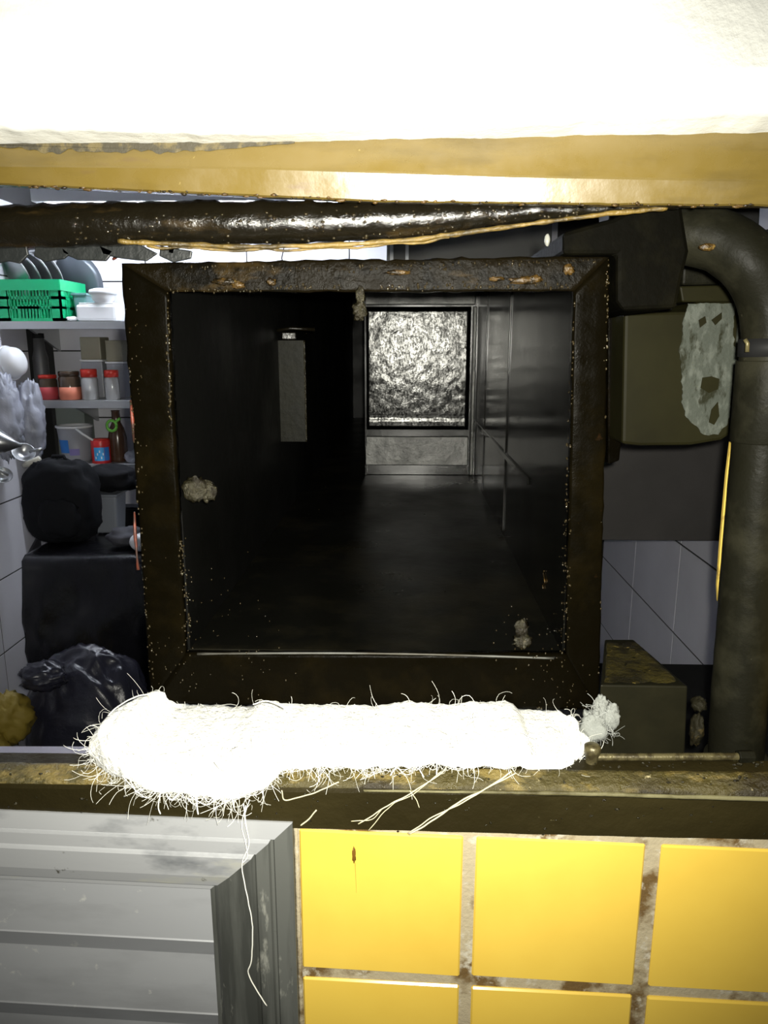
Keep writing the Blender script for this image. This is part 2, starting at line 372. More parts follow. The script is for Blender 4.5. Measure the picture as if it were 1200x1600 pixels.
# ---- ochre lintel trim
mb = MB(); rows = []
for i in range(140):
    px = -560 + i * 14 if i < 139 else 1500
    yt = interp([(-300, 232), (0, 230), (400, 224), (800, 214), (1200, 208)], px); ym_ = interp([(-300, 258), (0, 259), (400, 263), (800, 276), (1200, 283)], px)
    yb = interp([(-300, 280), (0, 290), (300, 303), (600, 316), (900, 320), (1200, 323)], px)
    x = P(px, 280, .588, KW).x
    zt, zm, zb = P(px, yt, .588, KW).z + .004, P(px, ym_, .5845, KW).z, P(px, yb, .591, KW).z
    n1 = .0007 * nz((x, 0, 0), 70, 3)
    hh = (zm - zb) * math.tan(R(11))
    rows.append([(x, yw(x, .588), zt), (x, yw(x, .5850), zm + .001), (x, yw(x, .5845), zm - .0006), (x, yw(x, .5845 + hh), zb + .001 + n1), (x, yw(x, .5865 + hh), zb + n1), (x, yw(x, .650), zb + .009 + n1), (x, yw(x, .650), zt)])
mb.loft(rows)
tr1 = struct(mb.build('trim_1', gold, smooth=False), 'ochre lintel trim with a bright flash reflection')
top = [(-40, 226)] + [(px, 224 - px * .008) for px in range(40, 470, 20)]; bot = [(px, 222 + (15 + 11 * noise.noise(Vector((px * .05, 3, 0)))) * min(1, (475 - px) / 170, (px + 60) / 130)) for px in range(460, -40, -6)]
MB().prism([P(a, b, .5862, KW) for a, b in top + bot], (0, .003, 0)).build('dark_stain', M('sooty plaster smear', (.045, .038, .022), .7, layers=[((.11, .085, .035), 90, .5, .62, ONE)], bump=.6, bscale=150), tr1)
# rust crumbs along the lower lip
mb = MB()
for i in range(120):
    px = random.uniform(-20, 1210)
    yb = interp([(0, 290), (300, 303), (600, 316), (900, 320), (1200, 323)], px)
    p = P(px, yb - random.uniform(-1.5, 4), .5885, KW); r = random.uniform(.0005, .0016)
    mb.ball(p, (r * random.uniform(1, 2.5), r, r * .8), .3)
setp(mb.build('rust_crumbs', rustm, tr1, smooth=True), kind='stuff')
mb = MB()
for i in range(46):
    px = random.uniform(740, 1205); py = random.triangular(225, 318, 300)
    p = P(px, py, .5875 if py < 278 else .589, KW); r = random.uniform(.0005, .0011)
    mb.ball(p, (r * random.uniform(1, 3), r * .6, r), .2)
setp(mb.build('grease_flecks', M('amber fleck', (.75, .58, .25), .25), tr1, smooth=True), kind='stuff')

# ---- hatch ledge (sill)
mb = MB(); mo = MB(); me_ = MB(); r1 = []; r2 = []; r3 = []
for i in range(120):
    px = -420 + i * 15
    yb_ = interp([(0, 1172), (300, 1176), (600, 1180), (900, 1186), (1200, 1190)], px)
    yf_ = interp([(0, 1195), (300, 1199), (600, 1203), (900, 1207), (1200, 1210)], px)
    ye = interp([(0, 1226), (300, 1230), (600, 1234), (900, 1238), (1200, 1247)], px)
    yo = interp([(0, 1280), (300, 1289), (460, 1296), (600, 1299), (900, 1307), (1200, 1314)], px)
    a = P(px, yf_, .600, KW); e = P(px, ye, .579, KW); b = P(px, yo, .579, KW)
    x = a.x; n = .0008 * nz((x, 0, 0), 40, 1); n2 = .0010 * nz((x, 0, 0), 60, 9)
    r1.append([(x, yw(x, .622), a.z - .0005), (x, yw(x, .604), a.z - .0006 + n), (x, yw(x, .5835), e.z - .001), (x, yw(x, .5795), e.z - .004 + n), (x, yw(x, .5795) - n, (e.z + b.z) / 2), (x, yw(x, .5795) + n, b.z + .001), (x, yw(x, .582), b.z + n), (x, yw(x, .622), b.z)])
    r2.append([(x, yw(x, .603), a.z + .0008 + n), (x, yw(x, .5995), a.z + .0004 + n), (x, yw(x, .588) + n2, (a.z + e.z) / 2 + n2), (x, yw(x, .5805), e.z + .0004), (x, yw(x, .584), e.z - .003), (x, yw(x, .605), a.z - .003)])
    if px > 560:
        t = min(1, (px - 560) / 300)
        r3.append([(x, yw(x, .5785), e.z + .0012 * t + n), (x, yw(x, .5770), e.z - .001), (x, yw(x, .5785), e.z - .0034 * t + n2 * .6), (x, yw(x, .582), e.z - .002)])
sill = struct(MB.build(mb.loft(r1), 'trim_2', sillmat, smooth=False), 'dark greasy ledge of the hatch above the yellow tiles')
mo.loft(r2); mo.build('crusted_edge', olive, sill, smooth=True)
me_.loft(r3); me_.build('pale_edging', edgem, sill, smooth=True)
mb = MB()
for i in range(150):
    px = random.uniform(-10, 1200); py = random.uniform(1208, 1236) if random.random() < .6 else random.uniform(1240, 1305)
    if py > 1238:
        p = P(px, py, .5792, KW)
    else:
        p = P(px, py, .588, KW)
    r = random.uniform(.0004, .0012); mb.ball(p, (r * random.uniform(1, 2.4), r, r), .3)
setp(mb.build('crumbs', lumpm, sill, smooth=True), kind='stuff')
# bluish track rail behind the ledge
q0, q1 = P(-260, 1178, .630, KW), P(138, 1179, .630, KW)
tr = thing('track_rail', (q0 + q1) / 2, 'thin bluish metal track running behind the hatch ledge', 'rail')
for dz, h, nm in ((0, .0035, 'lower_rib'), (.0055, .0022, 'upper_rib')):
    mb = MB(); mb.loft([[(p.x, p.y + yy, p.z + zz + dz - .006) for yy, zz in ((0, 0), (0, h), (.012, h), (.012, 0))] for p in (q0, q1)])
    mb.build(nm, M('bluish metal track', (.30, .29, .36), .35, metal=.5), tr)

# =================================================================== LOUVRED SHUTTER
fz1 = P(455, 1283, .58, KW).z; fx1 = P(458, 1300, .58, KW).x
fw = fz1 - P(318, 1392, .58, KW).z + .004
fx0 = fx1 - .56; fz0 = fz1 - .50
win = thing('window_1', ((fx0 + fx1) / 2, yw((fx0 + fx1) / 2, .59), fz0), 'aluminium louvred shutter beside the yellow tiles', 'shutter', kind='structure')
prof = [(0, -.002), (0, .010), (.0165, .0115), (.0185, .0060), (.021, .0060), (.0225, .0095), (.034, .0095), (.036, .0065), (.0385, .0105), (.060, .0085), (.072, .0045), (.076, .0005), (fw, 0), (fw, -.002)]
prof = [(w_ * fw / .080 if w_ < fw else w_, d_) for w_, d_ in prof]
def frame_rail(c0, c1, in0, in1, mat):
    # c: outer corner (x,z); in: inward mitre direction
    rings = []
    for c, n in ((c0, in0), (c1, in1)):
        rings.append([(c[0] + n[0] * w_, yw(c[0] + n[0] * w_, .5875) - d_, c[1] + n[1] * w_) for w_, d_ in prof])
    return MB().loft(rings)
cs = [(fx0, fz0), (fx1, fz0), (fx1, fz1), (fx0, fz1)]; ins = [(1, 1), (-1, 1), (-1, -1), (1, -1)]
for a, b, nm, mt in ((3, 2, 'top_rail', alu), (1, 2, 'stile', aluv), (0, 3, 'stile', aluv), (0, 1, 'bottom_rail', alu)):
    frame_rail(cs[a], cs[b], ins[a], ins[b], mt).build(nm, mt, win)
# slats
zi1 = fz1 - fw; pitch = P(200, 1395, .59, KW).z - P(200, 1511, .59, KW).z
k = 0
while zi1 - (k + 1) * pitch > fz0 + fw - pitch:
    zt = zi1 - k * pitch; zb = max(zt - pitch, fz0 + fw)
    lip = .29 * (zt - zb)
    sec = [(.600, zt), (.5895, zb + lip + .0012), (.5885, zb + lip), (.5900, zb + lip - .0012), (.599, zb + .0005), (.601, zb + .0005), (.592, zb + lip), (.602, zt)]
    rings = [[(x, yw(x, D), z) for D, z in sec] for x in (fx0 + fw - .002, fx1 - fw + .002)]
    MB().loft(rings).build('slat', aluslat, win)
    k += 1
xm = (fx0 + fx1) / 2
wbox(MB(), fx0 + .01, fx1 - .01, .604, .612, fz0 + .01, fz1 - .01).build('backing', blackm, win)
# drip of sealant between shutter and tiles
mb = MB(); mb.tube([(fx1 + .002 + .0006 * nz((0, 0, i * .01), 60), yw(fx1, .585), fz1 - .002 - i * .01) for i in range(48)], [.0022 + .0007 * nz((i, 0, 0), .8, 3) for i in range(48)], 6)
mb.build('sealant_joint', grout, win, smooth=True)

# =================================================================== EXHAUST DUCT
DY = 0.70
xi0, xi1, zi0, zi1_ = -.222, .160, 1.294, 1.648          # clear opening
xo0, xo1, zo0, zo1 = -.2625, .190, 1.236, 1.675          # outer flange
duct = thing('exhaust_duct', ((xi0 + xi1) / 2, DY, zo0), 'open square exhaust duct coated inside with black grease', 'duct')
def bar(a, b, c, d, mat, nm, n=60, amp=.0012, th=.010, seed=0):
    """quad bar of the flange: a,b start edge (outer, inner), c,d end edge, lumpy"""
    rings = []
    for i in range(n + 1):
        t = i / n
        o_ = Vector(a).lerp(Vector(c), t); q_ = Vector(b).lerp(Vector(d), t)
        ring = []
        for (uu, yy) in ((0, 0), (.08, -.0010), (.4, -.0010), (.7, -.0008), (.93, -.0012), (1, -.0005), (1, th), (0, th)):
            p = o_.lerp(q_, uu); p.y += yy
            s_ = amp * (nz(p, 70, seed) + .6 * nz(p, 190, seed + 3))
            p.y -= abs(s_) if yy <= 0 else 0
            if uu in (0, 1): p += (o_ - q_).normalized() * s_ * (1.2 if uu == 0 else -.9)
            ring.append(p)
        rings.append(ring)
    return MB().loft(rings).build(nm, mat, duct, smooth=True)
A = lambda x, z: (x, DY, z)
bar(A(-.2607, 1.673), A(-.2198, 1.648), A(-.2637, zo0), A(-.2245, 1.292), soot, 'flange_bar', seed=1)
bar(A(.1805, 1.678), A(.1505, 1.648), A(.1985, zo0), A(.1626, 1.296), soot, 'flange_bar', seed=2)
bar(A(-.2607, 1.673), A(-.2198, 1.648), A(.1805, 1.678), A(.1505, 1.648), M('amber black grease', (.005, .0036, .0014), .3, layers=[((.035, .022, .007), 35, .56, .68, (.4, 1, 1)), ((.003, .0025, .0015), 20, .5, .6, ONE)], bump=.5, bscale=110, bdist=.003, bump2=(420, .4, .001), rough_var=(50, .18, .4), spec=0.05), 'flange_bar', amp=.0018, seed=3)
bar(A(-.2637, zo0), A(-.2245, 1.292), A(.1985, zo0), A(.1626, 1.296), soot, 'flange_bar', amp=.0008, seed=4)
DE = WB - .002
def zceil(y): return 1.660 + (y - DY) * .075
def slab(nm, pts, vec, mat, **kw): return MB().prism(pts, vec).build(nm, mat, duct, **kw)
y0 = DY + .009
slab('side_wall', [(xi0, y0, zi0 - .004), (xi0, DE, zi0 - .004), (xi0, DE, zceil(DE)), (xi0, y0, zceil(y0))], (-.004, 0, 0), M('matt soot film', (.003, .003, .0025), .5, bump=.2, bscale=25, bdist=.004, spec=.12, rough_var=(6, .38, .6)))
slab('side_wall', [(xi1, y0, zi0 - .004), (xi1, DE, zi0 - .004), (xi1, DE, zceil(DE)), (xi1, y0, zceil(y0))], (.004, 0, 0), ductin)
slab('floor_plate', [(xi0, y0, zi0), (xi1, y0, zi0), (xi1, DE, zi0 + .012), (xi0, DE, zi0 + .012)], (0, 0, -.004), M('duct floor grease', (.003, .003, .0022), .3, layers=[((.008, .007, .004), 9, .5, .65, ONE)], bump=.15, bscale=30, bdist=.004, spec=.25, rough_var=(7, .26, .4)))
slab('top_plate', [(xi0, y0, zceil(y0)), (xi1, y0, zceil(y0)), (xi1, DE, zceil(DE)), (xi0, DE, zceil(DE))], (0, 0, .004), ductin)
# outer galvanised skirt just outside the liner
for x in (xi0 - .010, xi1 + .006):
    slab('outer_skin', [(x, y0, zi0 - .010), (x, DE, zi0 - .010), (x, DE, zceil(DE) - .01), (x, y0, zceil(y0) - .01)], (.004, 0, 0), galv)
slab('end_cap', [(xi0, 3.1, zi0), (xi1, 3.1, zi0), (xi1, 3.1, zceil(3.1)), (xi0, 3.1, zceil(3.1))], (0, .004, 0), MATS['matt soot film'])
# end wall with the crinkled panel, facing back along the duct
EY = 1.73
xe = P(570, 600, EY).x
zfl = zi0 + .006; zt_ = zceil(EY) - .001
slab('end_wall', [(xe, EY + .012, zfl), (xi1, EY + .012, zfl), (xi1, EY + .012, zt_), (xe, EY + .012, zt_)], (0, .02, 0), ductin)
zp1, zp0 = P(650, 479, EY).z, P(650, 672, EY).z
xp1 = P(734, 600, EY).x
slab('upper_strip', [(xe, EY + .002, zp1 + .004), (xi1 - .006, EY + .002, zp1 + .004), (xi1 - .006, EY + .002, zt_ - .001), (xe, EY + .002, zt_ - .001)], (0, .01, 0), striplit, bevel=.002)
# panel as a lumpy grid
mb = MB(); nx_, nzz = 44, 46; vs = []; fs = []
for j in range(nzz + 1):
    for i in range(nx_ + 1):
        x = xe + (xp1 - xe) * i / nx_; z = zp0 + (zp1 - zp0) * j / nzz
        edge = min(i, nx_ - i, j, nzz - j)
        y = EY - .004 - .0006 * nz((x, 0, z), 60, 3) - .0005 * nz((x, 0, z), 160, 8) + (.012 if edge == 0 else 0)
        if 0.09 < j / nzz < .115: y += .002
        vs.append((x, y, z))
for j in range(nzz):
    for i in range(nx_):
        a = j * (nx_ + 1) + i; fs.append((a, a + 1, a + nx_ + 2, a + nx_ + 1))
mb.add(vs, fs); mb.build('access_panel', foil, duct, smooth=True)
slab('panel_post', [(xp1 + .004, EY + .001, zfl), (xi1 - .002, EY + .001, zfl), (xi1 - .002, EY + .001, zp1), (xp1 + .004, EY + .001, zp1)], (0, .01, 0), striplit, bevel=.002)
zq1, zq0 = P(650, 682, EY).z, P(650, 727, EY).z
slab('lower_strip', [(xe, EY - .004, zq0), (xp1, EY - .004, zq0), (xp1, EY + .002, zq1), (xe, EY + .002, zq1)], (0, .01, 0), striplit, bevel=.002)
# dark divider plate closing the bend beside the panel
slab('bend_plate', [(xe, EY, zfl), (xe, 2.5, zfl), (xe, 2.5, zceil(2.4)), (xe, EY, zceil(EY) - .002)], (.004, 0, 0), ductin)
# baffle plate on the left wall, with bright edge and a hinge
BY = 1.30
bz1, bz0 = P(455, 532, BY).z, P(455, 690, BY).z
bx1 = P(476, 600, BY).x
slab('baffle_plate', [(xi0, BY, bz0), (bx1, BY, bz0), (bx1, BY, bz1), (xi0, BY, bz1)], (0, .004, 0), M('olive grey baffle', (.008, .0078, .005), .45, metal=.3, layers=[((.008, .008, .006), 30, .45, .6, ONE)], bump=.3, bscale=60, spec=0.12))
mb = MB(); mb.tube([(bx1 + .001, BY - .001, bz0 + (bz1 - bz0) * i / 20) for i in range(21)], [.0016 + .0008 * nz((i, 0, 0), .7) for i in range(21)], 6); mb.build('baffle_edge', lumpm, duct, smooth=True)
hz = P(455, 515, BY).z
mb = MB(); mb.tube([P(432, 517, BY - .004), P(455, 513, BY - .006), P(492, 515, BY - .004)], .003, 8); mb.build('hinge_bar', barmat, duct, smooth=True)
MB().box(P(441, 525, BY).x, P(463, 525, BY).x, BY - .008, BY, P(450, 531, BY).z, P(450, 519, BY).z).build('hinge_block', barmat, duct, bevel=.002)
# standing seam up the right wall
for yy, zz0, zz1 in ((1.52, zi0 + .01, zceil(1.5) - .01), (1.18, zi0 + .01, zceil(1.18) - .01)):
    MB().box(xi1 - .0022, xi1, yy, yy + .014, zz0, zz1).build('wall_seam', ductin, duct, bevel=.0008)
zl_ = P(800, 690, 1.35).z
MB().box(xi1 - .003, xi1, .95, EY, zl_ - .006, zl_ + .003).build('wall_rib', ductin, duct, bevel=.001)
# lip of the floor that catches the light
mb = MB(); mb.tube([(xi0 + .01 + (xi1 - xi0 - .02) * i / 40, DY - .001, 1.2925 + .0028 * math.sin(math.pi * i / 40)) for i in range(41)], [.0013 + .0004 * nz((i, 0, 0), .5) for i in range(41)], 6)
mb.build('floor_lip', galv, duct, smooth=True)
# droplets along the flange edges
mb = MB()
def inside_hit(px, py, gap=.001):             # where the view line through the opening meets the duct's floor or side walls
    d = ray(px, py); ts = []
    if d.z < 0: ts.append((zi0 + .004 + gap - CAM_Z) / d.z)
    ts.append(((xi1 - gap) if d.x > 0 else (xi0 + gap)) / d.x)
    t = min(ts); return Vector((d.x * t, d.y * t, d.z * t + CAM_Z))
def beads(a, b, n, jit, rlo, rhi, D=DY - .003):
    for i in range(n):
        t = random.random(); px = a[0] + (b[0] - a[0]) * t + random.gauss(0, jit); py = a[1] + (b[1] - a[1]) * t + random.gauss(0, jit)
        r = random.uniform(rlo, rhi); p = P(px, py, D); v = (1.673 - p.z) / .437
        if not (-.2607 - .003 * v + .0008 < p.x < .1805 + .018 * v - .0008 and 1.238 < p.z < 1.6745): continue
        if -.2198 - .005 * (v - .06) + .001 < p.x < .1505 + .014 * (v - .06) - .001 and 1.2965 < p.z < 1.6465:
            p = inside_hit(px, py)
            if p.y > EY - .02: continue
        mb.ball(p, (r, r, r * random.uniform(1, 1.8)), .15)
beads((262, 460), (266, 665), 60, 1.5, .0005, .0013); beads((283, 845), (297, 1020), 70, 4, .0005, .0012)
beads((897, 465), (885, 800), 80, 1.3, .0005, .0012); beads((886, 800), (880, 1025), 70, 4, .0004, .0011)
beads((948, 405), (952, 760), 90, 2, .0005, .0013); beads((950, 760), (938, 1080), 50, 3, .0005, .0012)
beads((262, 456), (540, 448), 55, 2, .0005, .0012); beads((590, 448), (895, 446), 75, 2, .0005, .0013)
beads((300, 416), (560, 424), 40, 3, .0005, .0012); beads((560, 420), (930, 405), 60, 4, .0005, .0012)
beads((200, 560), (237, 1060), 80, 3, .0005, .0012); beads((215, 430), (220, 1000), 60, 12, .0004, .0009)
beads((800, 960), (900, 1090), 70, 25, .0004, .0010); beads((300, 900), (420, 1040), 50, 35, .0004, .0009); beads((840, 1105), (925, 1110), 30, 8, .0005, .0012)
beads((250, 1000), (300, 1080), 30, 16, .0004, .0009); beads((500, 480), (520, 830), 10, 22, .0004, .0008)
setp(mb.build('grease_droplets', beadm, duct, smooth=True), kind='stuff')
# crusted lumps
for px, py, D, r in ((305, 765, .715, (.013, .010, .012)), (324, 768, .72, (.009, .008, .010)), (815, 982, None, (.007, .007, .011)), (817, 1002, None, (.010, .008, .007)), (563, 462, .697, (.004, .004, .009)), (562, 485, .697, (.006, .005, .009))):
    MB().blob(P(px, py, D) if D else inside_hit(px, py, .004), r, .5, 3.0, px * .1, 18, 12).build('grease_lump', lumpm, duct, smooth=True)
for px, py, r in ((352, 440, (.010, .003, .003)), (372, 445, (.006, .003, .003)), (424, 441, (.004, .003, .003)), (820, 438, (.012, .003, .0030)), (836, 436, (.006, .003, .003)), (888, 421, (.005, .003, .004)), (622, 426, (.010, .003, .0020)), (775, 436, (.006, .003, .002))):
    MB().blob(P(px, py, .6955), r, .8, 3.0, px * .1, 20, 10).build('rust_patch', rustm, duct, smooth=True)
for pts in ([(204, 625), (207, 655), (209, 690)], [(210, 800), (211, 835), (214, 870), (216, 890)], [(186, 398), (180, 402), (176, 406)]):
    p = [P(a, b, .699) for a, b in pts]
    MB().tube(p, [.0018 if i % 2 else .0009 for i in range(len(p))], 7).build('sealant_smear', sealm, duct, smooth=True)
for a, b in ((P(850, 900, .74), P(852, 912, .74)),):
    mb = MB(); c = inside_hit(850, 905, .001)
    mb.tube([c + Vector((0, .006 * math.sin(i * .9), .010 - i * .0022)) for i in range(11)], .0009, 6); mb.build('curled_crumb', rustm, duct, smooth=True)

# =================================================================== GREASY RAIL ABOVE THE DUCT
rail = thing('greasy_rail', P(520, 380, .66), 'long black rail dripping wet grease under the ochre lintel', 'rail')
top_t = [(-300, 330), (0, 324), (100, 321), (240, 317), (500, 317), (800, 317), (960, 319), (1060, 321)]
bot_t = [(-300, 392), (0, 388), (200, 384), (400, 383), (600, 376), (800, 350), (950, 334), (1060, 326)]
rings = []
for i in range(150):
    px = -300 + 1360 * i / 149
    t_, b_ = interp(top_t, px) - 3, interp(bot_t, px)
    a = P(px, t_, .655); c = P(px, b_, .655); mid = (a + c) / 2; h = (a.z - c.z) / 2
    ring = []
    for q in range(14):
        th = 2 * math.pi * q / 14
        p = Vector((mid.x, mid.y - math.cos(th) * max(.004, min(.018, h)), mid.z + math.sin(th) * h))
        am = .0016 * nz(p, 80, 4) + .0010 * nz(p, 220, 7)
        d = (p - mid); p += d.normalized() * am
        ring.append(p)
    rings.append(ring)
MB().loft(rings).build('rail_body', barmat, rail, smooth=True)
path = [(190, 377), (300, 383), (400, 386), (500, 384), (620, 377), (720, 365), (800, 353), (900, 340), (980, 330), (1050, 324)]
pts = []; rr = []
for i in range(120):
    px = 185 + i * 7.2; p = P(px, interp(path, px), .643); p += Vector((0, .0008 * nz(p, 150), .0010 * nz(p, 90, 2)))
    pts.append(p); rr.append(.0020 + .0009 * nz(p, 120, 5))
MB().tube(pts, rr, 7).build('amber_rim', goldedge, rail, smooth=True)
pts = []
for i in range(60):
    px = 230 + i * 8; p = P(px, interp(path, px) + 5 + 2 * math.sin(i * .5), .645); p += Vector((0, 0, .0010 * nz(p, 90, 6))); pts.append(p)
MB().tube(pts, [.0012 + .0006 * nz(p, 150) for p in pts], 6).build('amber_rim', goldedge, rail, smooth=True)
mb = MB()
for i in range(220):
    px = random.uniform(100, 1020); t_, b_ = interp(top_t, px), interp(bot_t, px)
    py = random.uniform(t_ + 3, b_ - 2); r = random.uniform(.0005, .0014)
    h = (b_ - t_) / 2 * .00057; v = ((py - t_) / (b_ - t_) - .5) * 2
    mb.ball(P(px, py, .655 - max(.004, min(.018, h)) * math.sqrt(max(0, 1 - v * v)) - .0004), (r * 1.4, r, r), .2)
setp(mb.build('grease_droplets', beadm, rail, smooth=True), kind='stuff')
# hanging flakes on the left end
fm = M('grey grease flake', (.011, .0125, .012), .4, bump=.5, bscale=100)
for poly in ([(-8, 380), (40, 378), (44, 398), (30, 412), (12, 408), (-8, 412)], [(55, 385), (95, 384), (110, 396), (100, 404), (70, 409), (52, 400)], [(92, 378), (150, 380), (178, 392), (165, 408), (120, 406), (98, 396)], [(150, 376), (215, 380), (246, 396), (228, 408), (190, 404), (160, 398)], [(250, 384), (300, 392), (298, 404), (270, 410), (248, 400)], [(262, 372), (276, 374), (272, 398), (262, 396)]):
    MB().prism([P(a, b, .662) for a, b in poly], (0, .003, 0)).build('grease_flake', fm, rail, bevel=.001)
MB().blob(P(855, 375, .66), (.0025, .0025, .005), .2, 2, 3, 12, 10).build('hanging_drop', M('clear grease drop', (.25, .25, .22), .15), rail, smooth=True)

# =================================================================== INSULATION WOOL
wool = thing('insulation_wool', P(520, 1200, .62), 'bright white fibrous insulation strip stuffed under the duct', 'insulation')
wt = [(150, 1158), (160, 1130), (180, 1104), (215, 1086), (232, 1080), (246, 1100), (262, 1112), (380, 1112), (402, 1103), (440, 1108), (600, 1110), (640, 1103), (700, 1108), (790, 1101), (806, 1101), (818, 1121), (900, 1123), (912, 1138)]
wb = [(150, 1176), (165, 1205), (185, 1222), (235, 1240), (300, 1246), (350, 1256), (385, 1258), (425, 1238), (448, 1204), (520, 1199), (600, 1201), (680, 1195), (720, 1202), (800, 1205), (870, 1201), (902, 1188), (912, 1165)]
rings = []; front = []
NW, NQ = 190, 26
for i in range(NW + 1):
    px = 150 + 762 * i / NW
    yt, yb = interp(wt, px), interp(wb, px)
    Df = interp([(150, .610), (190, .585), (250, .566), (420, .564), (460, .590), (700, .592), (860, .600), (912, .625)], px)
    Dk = interp([(150, .64), (240, .71), (880, .71), (912, .66)], px)
    a = P(px, yt, Df + (Dk - Df) * .8); c = P(px, yb, Df + .006)
    ring = []
    for q in range(NQ):
        th = 2 * math.pi * q / NQ
        cy, sz = math.cos(th), math.sin(th)
        zc = (a.z + c.z) / 2; h = (a.z - c.z) / 2
        cyc = (Df + Dk) / 2; hd = (Dk - Df) / 2
        p = Vector((a.x + (c.x - a.x) * (.5 - .5 * sz), cyc - math.copysign(abs(cy) ** .6, cy) * hd, zc + math.copysign(abs(sz) ** .7, sz) * h))
        d = Vector((0, -cy, sz))
        e = .0032 * nz(p, 60, 2) + .0022 * nz(p, 150, 5) + .0012 * nz(p, 380, 8)
        p += d * e
        ring.append(p)
    rings.append(ring)
    front.append(ring)
MB().loft(rings).build('wool_body', woolm, wool, smooth=True)
mb = MB()
def fibre(p, d, L_, r, curl, n=9):
    d = Vector(d).normalized(); q = Vector(p); pts = [q.copy()]
    ax = Vector((random.uniform(-1, 1), random.uniform(-1, 1), random.uniform(-1, 1))).normalized()
    for k in range(n):
        d = (Matrix.Rotation(curl * random.uniform(.4, 1.2) / n, 3, ax) @ d); q = q + d * (L_ / n); pts.append(q.copy())
    mb.tube(pts, r, 3, False)
for i in range(3000):
    a = random.choice(front); k = random.randrange(NQ); p = a[k]
    px_f = (a[0].x)
    if p.y > .69: continue
    c = sum((Vector(v) for v in a), Vector()) / NQ
    out = (p - c).normalized()
    if out.z > .45 and random.random() < .75: continue
    d = out * random.uniform(-.1, .35) + Vector((random.uniform(-1, 1), random.uniform(-.5, .2), random.uniform(-.9, .6)))
    fibre(p - out * .002, d, random.uniform(.012, .036), random.uniform(.00010, .00020), random.choice((-1, 1)) * random.uniform(2, 7))
for i in range(260):   # hanging fringe on the left clump
    a = front[random.randrange(4, 78)]; p = a[random.choice((18, 19, 20, 21, 22, 23))]
    fibre(p, (random.uniform(-.8, .8), -.3, random.uniform(-1, -.1)), random.uniform(.012, .030), random.uniform(.00012, .00024), random.choice((-1, 1)) * random.uniform(2, 7))
setp(mb.build('wool_fibres', fibrem, wool), kind='stuff')
def strand(pts, r, D, nm='strand', mat=strandm, k=0.0, jit=.0008):
    P3 = crom([P(a, b, D, KW) for a, b in pts], 7)
    P3 = [p + Vector((jit * nz(p, 90, 1), 0, jit * nz(p, 90, 6))) for p in P3]
    MB().tube(P3, r, 5).build(nm, mat, wool, smooth=True)
strand([(700, 1195), (685, 1212), (640, 1240), (600, 1262), (560, 1288)], .0006, .572)
strand([(690, 1205), (650, 1238), (612, 1258), (575, 1298)], .0004, .572)
strand([(600, 1262), (580, 1280), (548, 1283)], .0004, .573)
strand([(640, 1235), (650, 1250), (655, 1262)], .0004, .572)
strand([(800, 1205), (760, 1232), (720, 1252), (680, 1280), (640, 1303)], .0008, .572)
strand([(806, 1208), (764, 1230), (716, 1258), (676, 1277), (638, 1302)], .0006, .571)
strand([(380, 1255), (384, 1285), (388, 1320), (378, 1350), (385, 1395), (394, 1440), (393, 1500), (388, 1520), (400, 1545), (417, 1572)], .0006, .566, mat=fibrem)
strand([(384, 1258), (378, 1290), (386, 1335), (378, 1350)], .0005, .567, mat=fibrem)
strand([(390, 1250), (382, 1275), (386, 1300)], .0004, .566, mat=fibrem)
strand([(250, 1240), (247, 1262), (250, 1272)], .0006, .568, mat=fibrem)
strand([(308, 1240), (309, 1260), (310, 1273)], .0008, .568, mat=fibrem)
strand([(440, 1235), (445, 1250), (470, 1245), (500, 1235), (530, 1222)], .0006, .574)
strand([(470, 1290), (482, 1280), (495, 1266)], .0007, .574)
strand([(560, 1205), (556, 1196), (575, 1190), (590, 1195), (596, 1205)], .0006, .58, mat=fibrem)
strand([(610, 1212), (625, 1195), (650, 1189), (680, 1190), (682, 1210)], .0006, .578, mat=fibrem)
strand([(660, 1188), (655, 1200), (662, 1215)], .0005, .578, mat=fibrem)
for i in range(16):
    a = random.uniform(165, 420); b = a + random.uniform(20, 90); yb = 1225 + random.uniform(-15, 22)
    strand([(a, yb - random.uniform(5, 25)), ((a + b) / 2, yb + random.uniform(0, 15)), (b, yb - random.uniform(-5, 25))], random.uniform(.0003, .0005), .562, mat=fibrem, jit=.003)
strand([(145, 1155), (165, 1140), (180, 1122)], .0006, .60, mat=fibrem)
strand([(168, 1118), (190, 1100), (215, 1088), (232, 1084)], .0006, .60, mat=fibrem)
strand([(395, 1100), (420, 1096), (445, 1106)], .0006, .615, mat=fibrem)
# torn tuft on the right
tuft = thing('wool_tuft', P(935, 1160, .64), 'small grey torn tuft of wool beside the brass rod', 'insulation')
mb = MB(); mb.blob(P(928, 1136, .64), (.013, .010, .016), .5, 2.6, 3.3, 26, 18); mb.blob(P(938, 1110, .645), (.007, .007, .014), .5, 2.6, 5.1, 20, 14); mb.blob(P(955, 1120, .642), (.008, .007, .013), .5, 2.6, 7.7, 20, 14); mb.build('tuft_body', tuftm, tuft, smooth=True)
mb = MB()
for i in range(120):
    c = P(random.uniform(915, 962), random.uniform(1098, 1158), .635)
    fibre(c, (random.uniform(-1, 1), random.uniform(-.6, .2), random.uniform(-1, 1)), random.uniform(.005, .014), .00018, random.uniform(-4, 4), 5)
setp(mb.build('tuft_fibres', M('grey fibre', (.3, .31, .29), .8), tuft), kind='stuff')

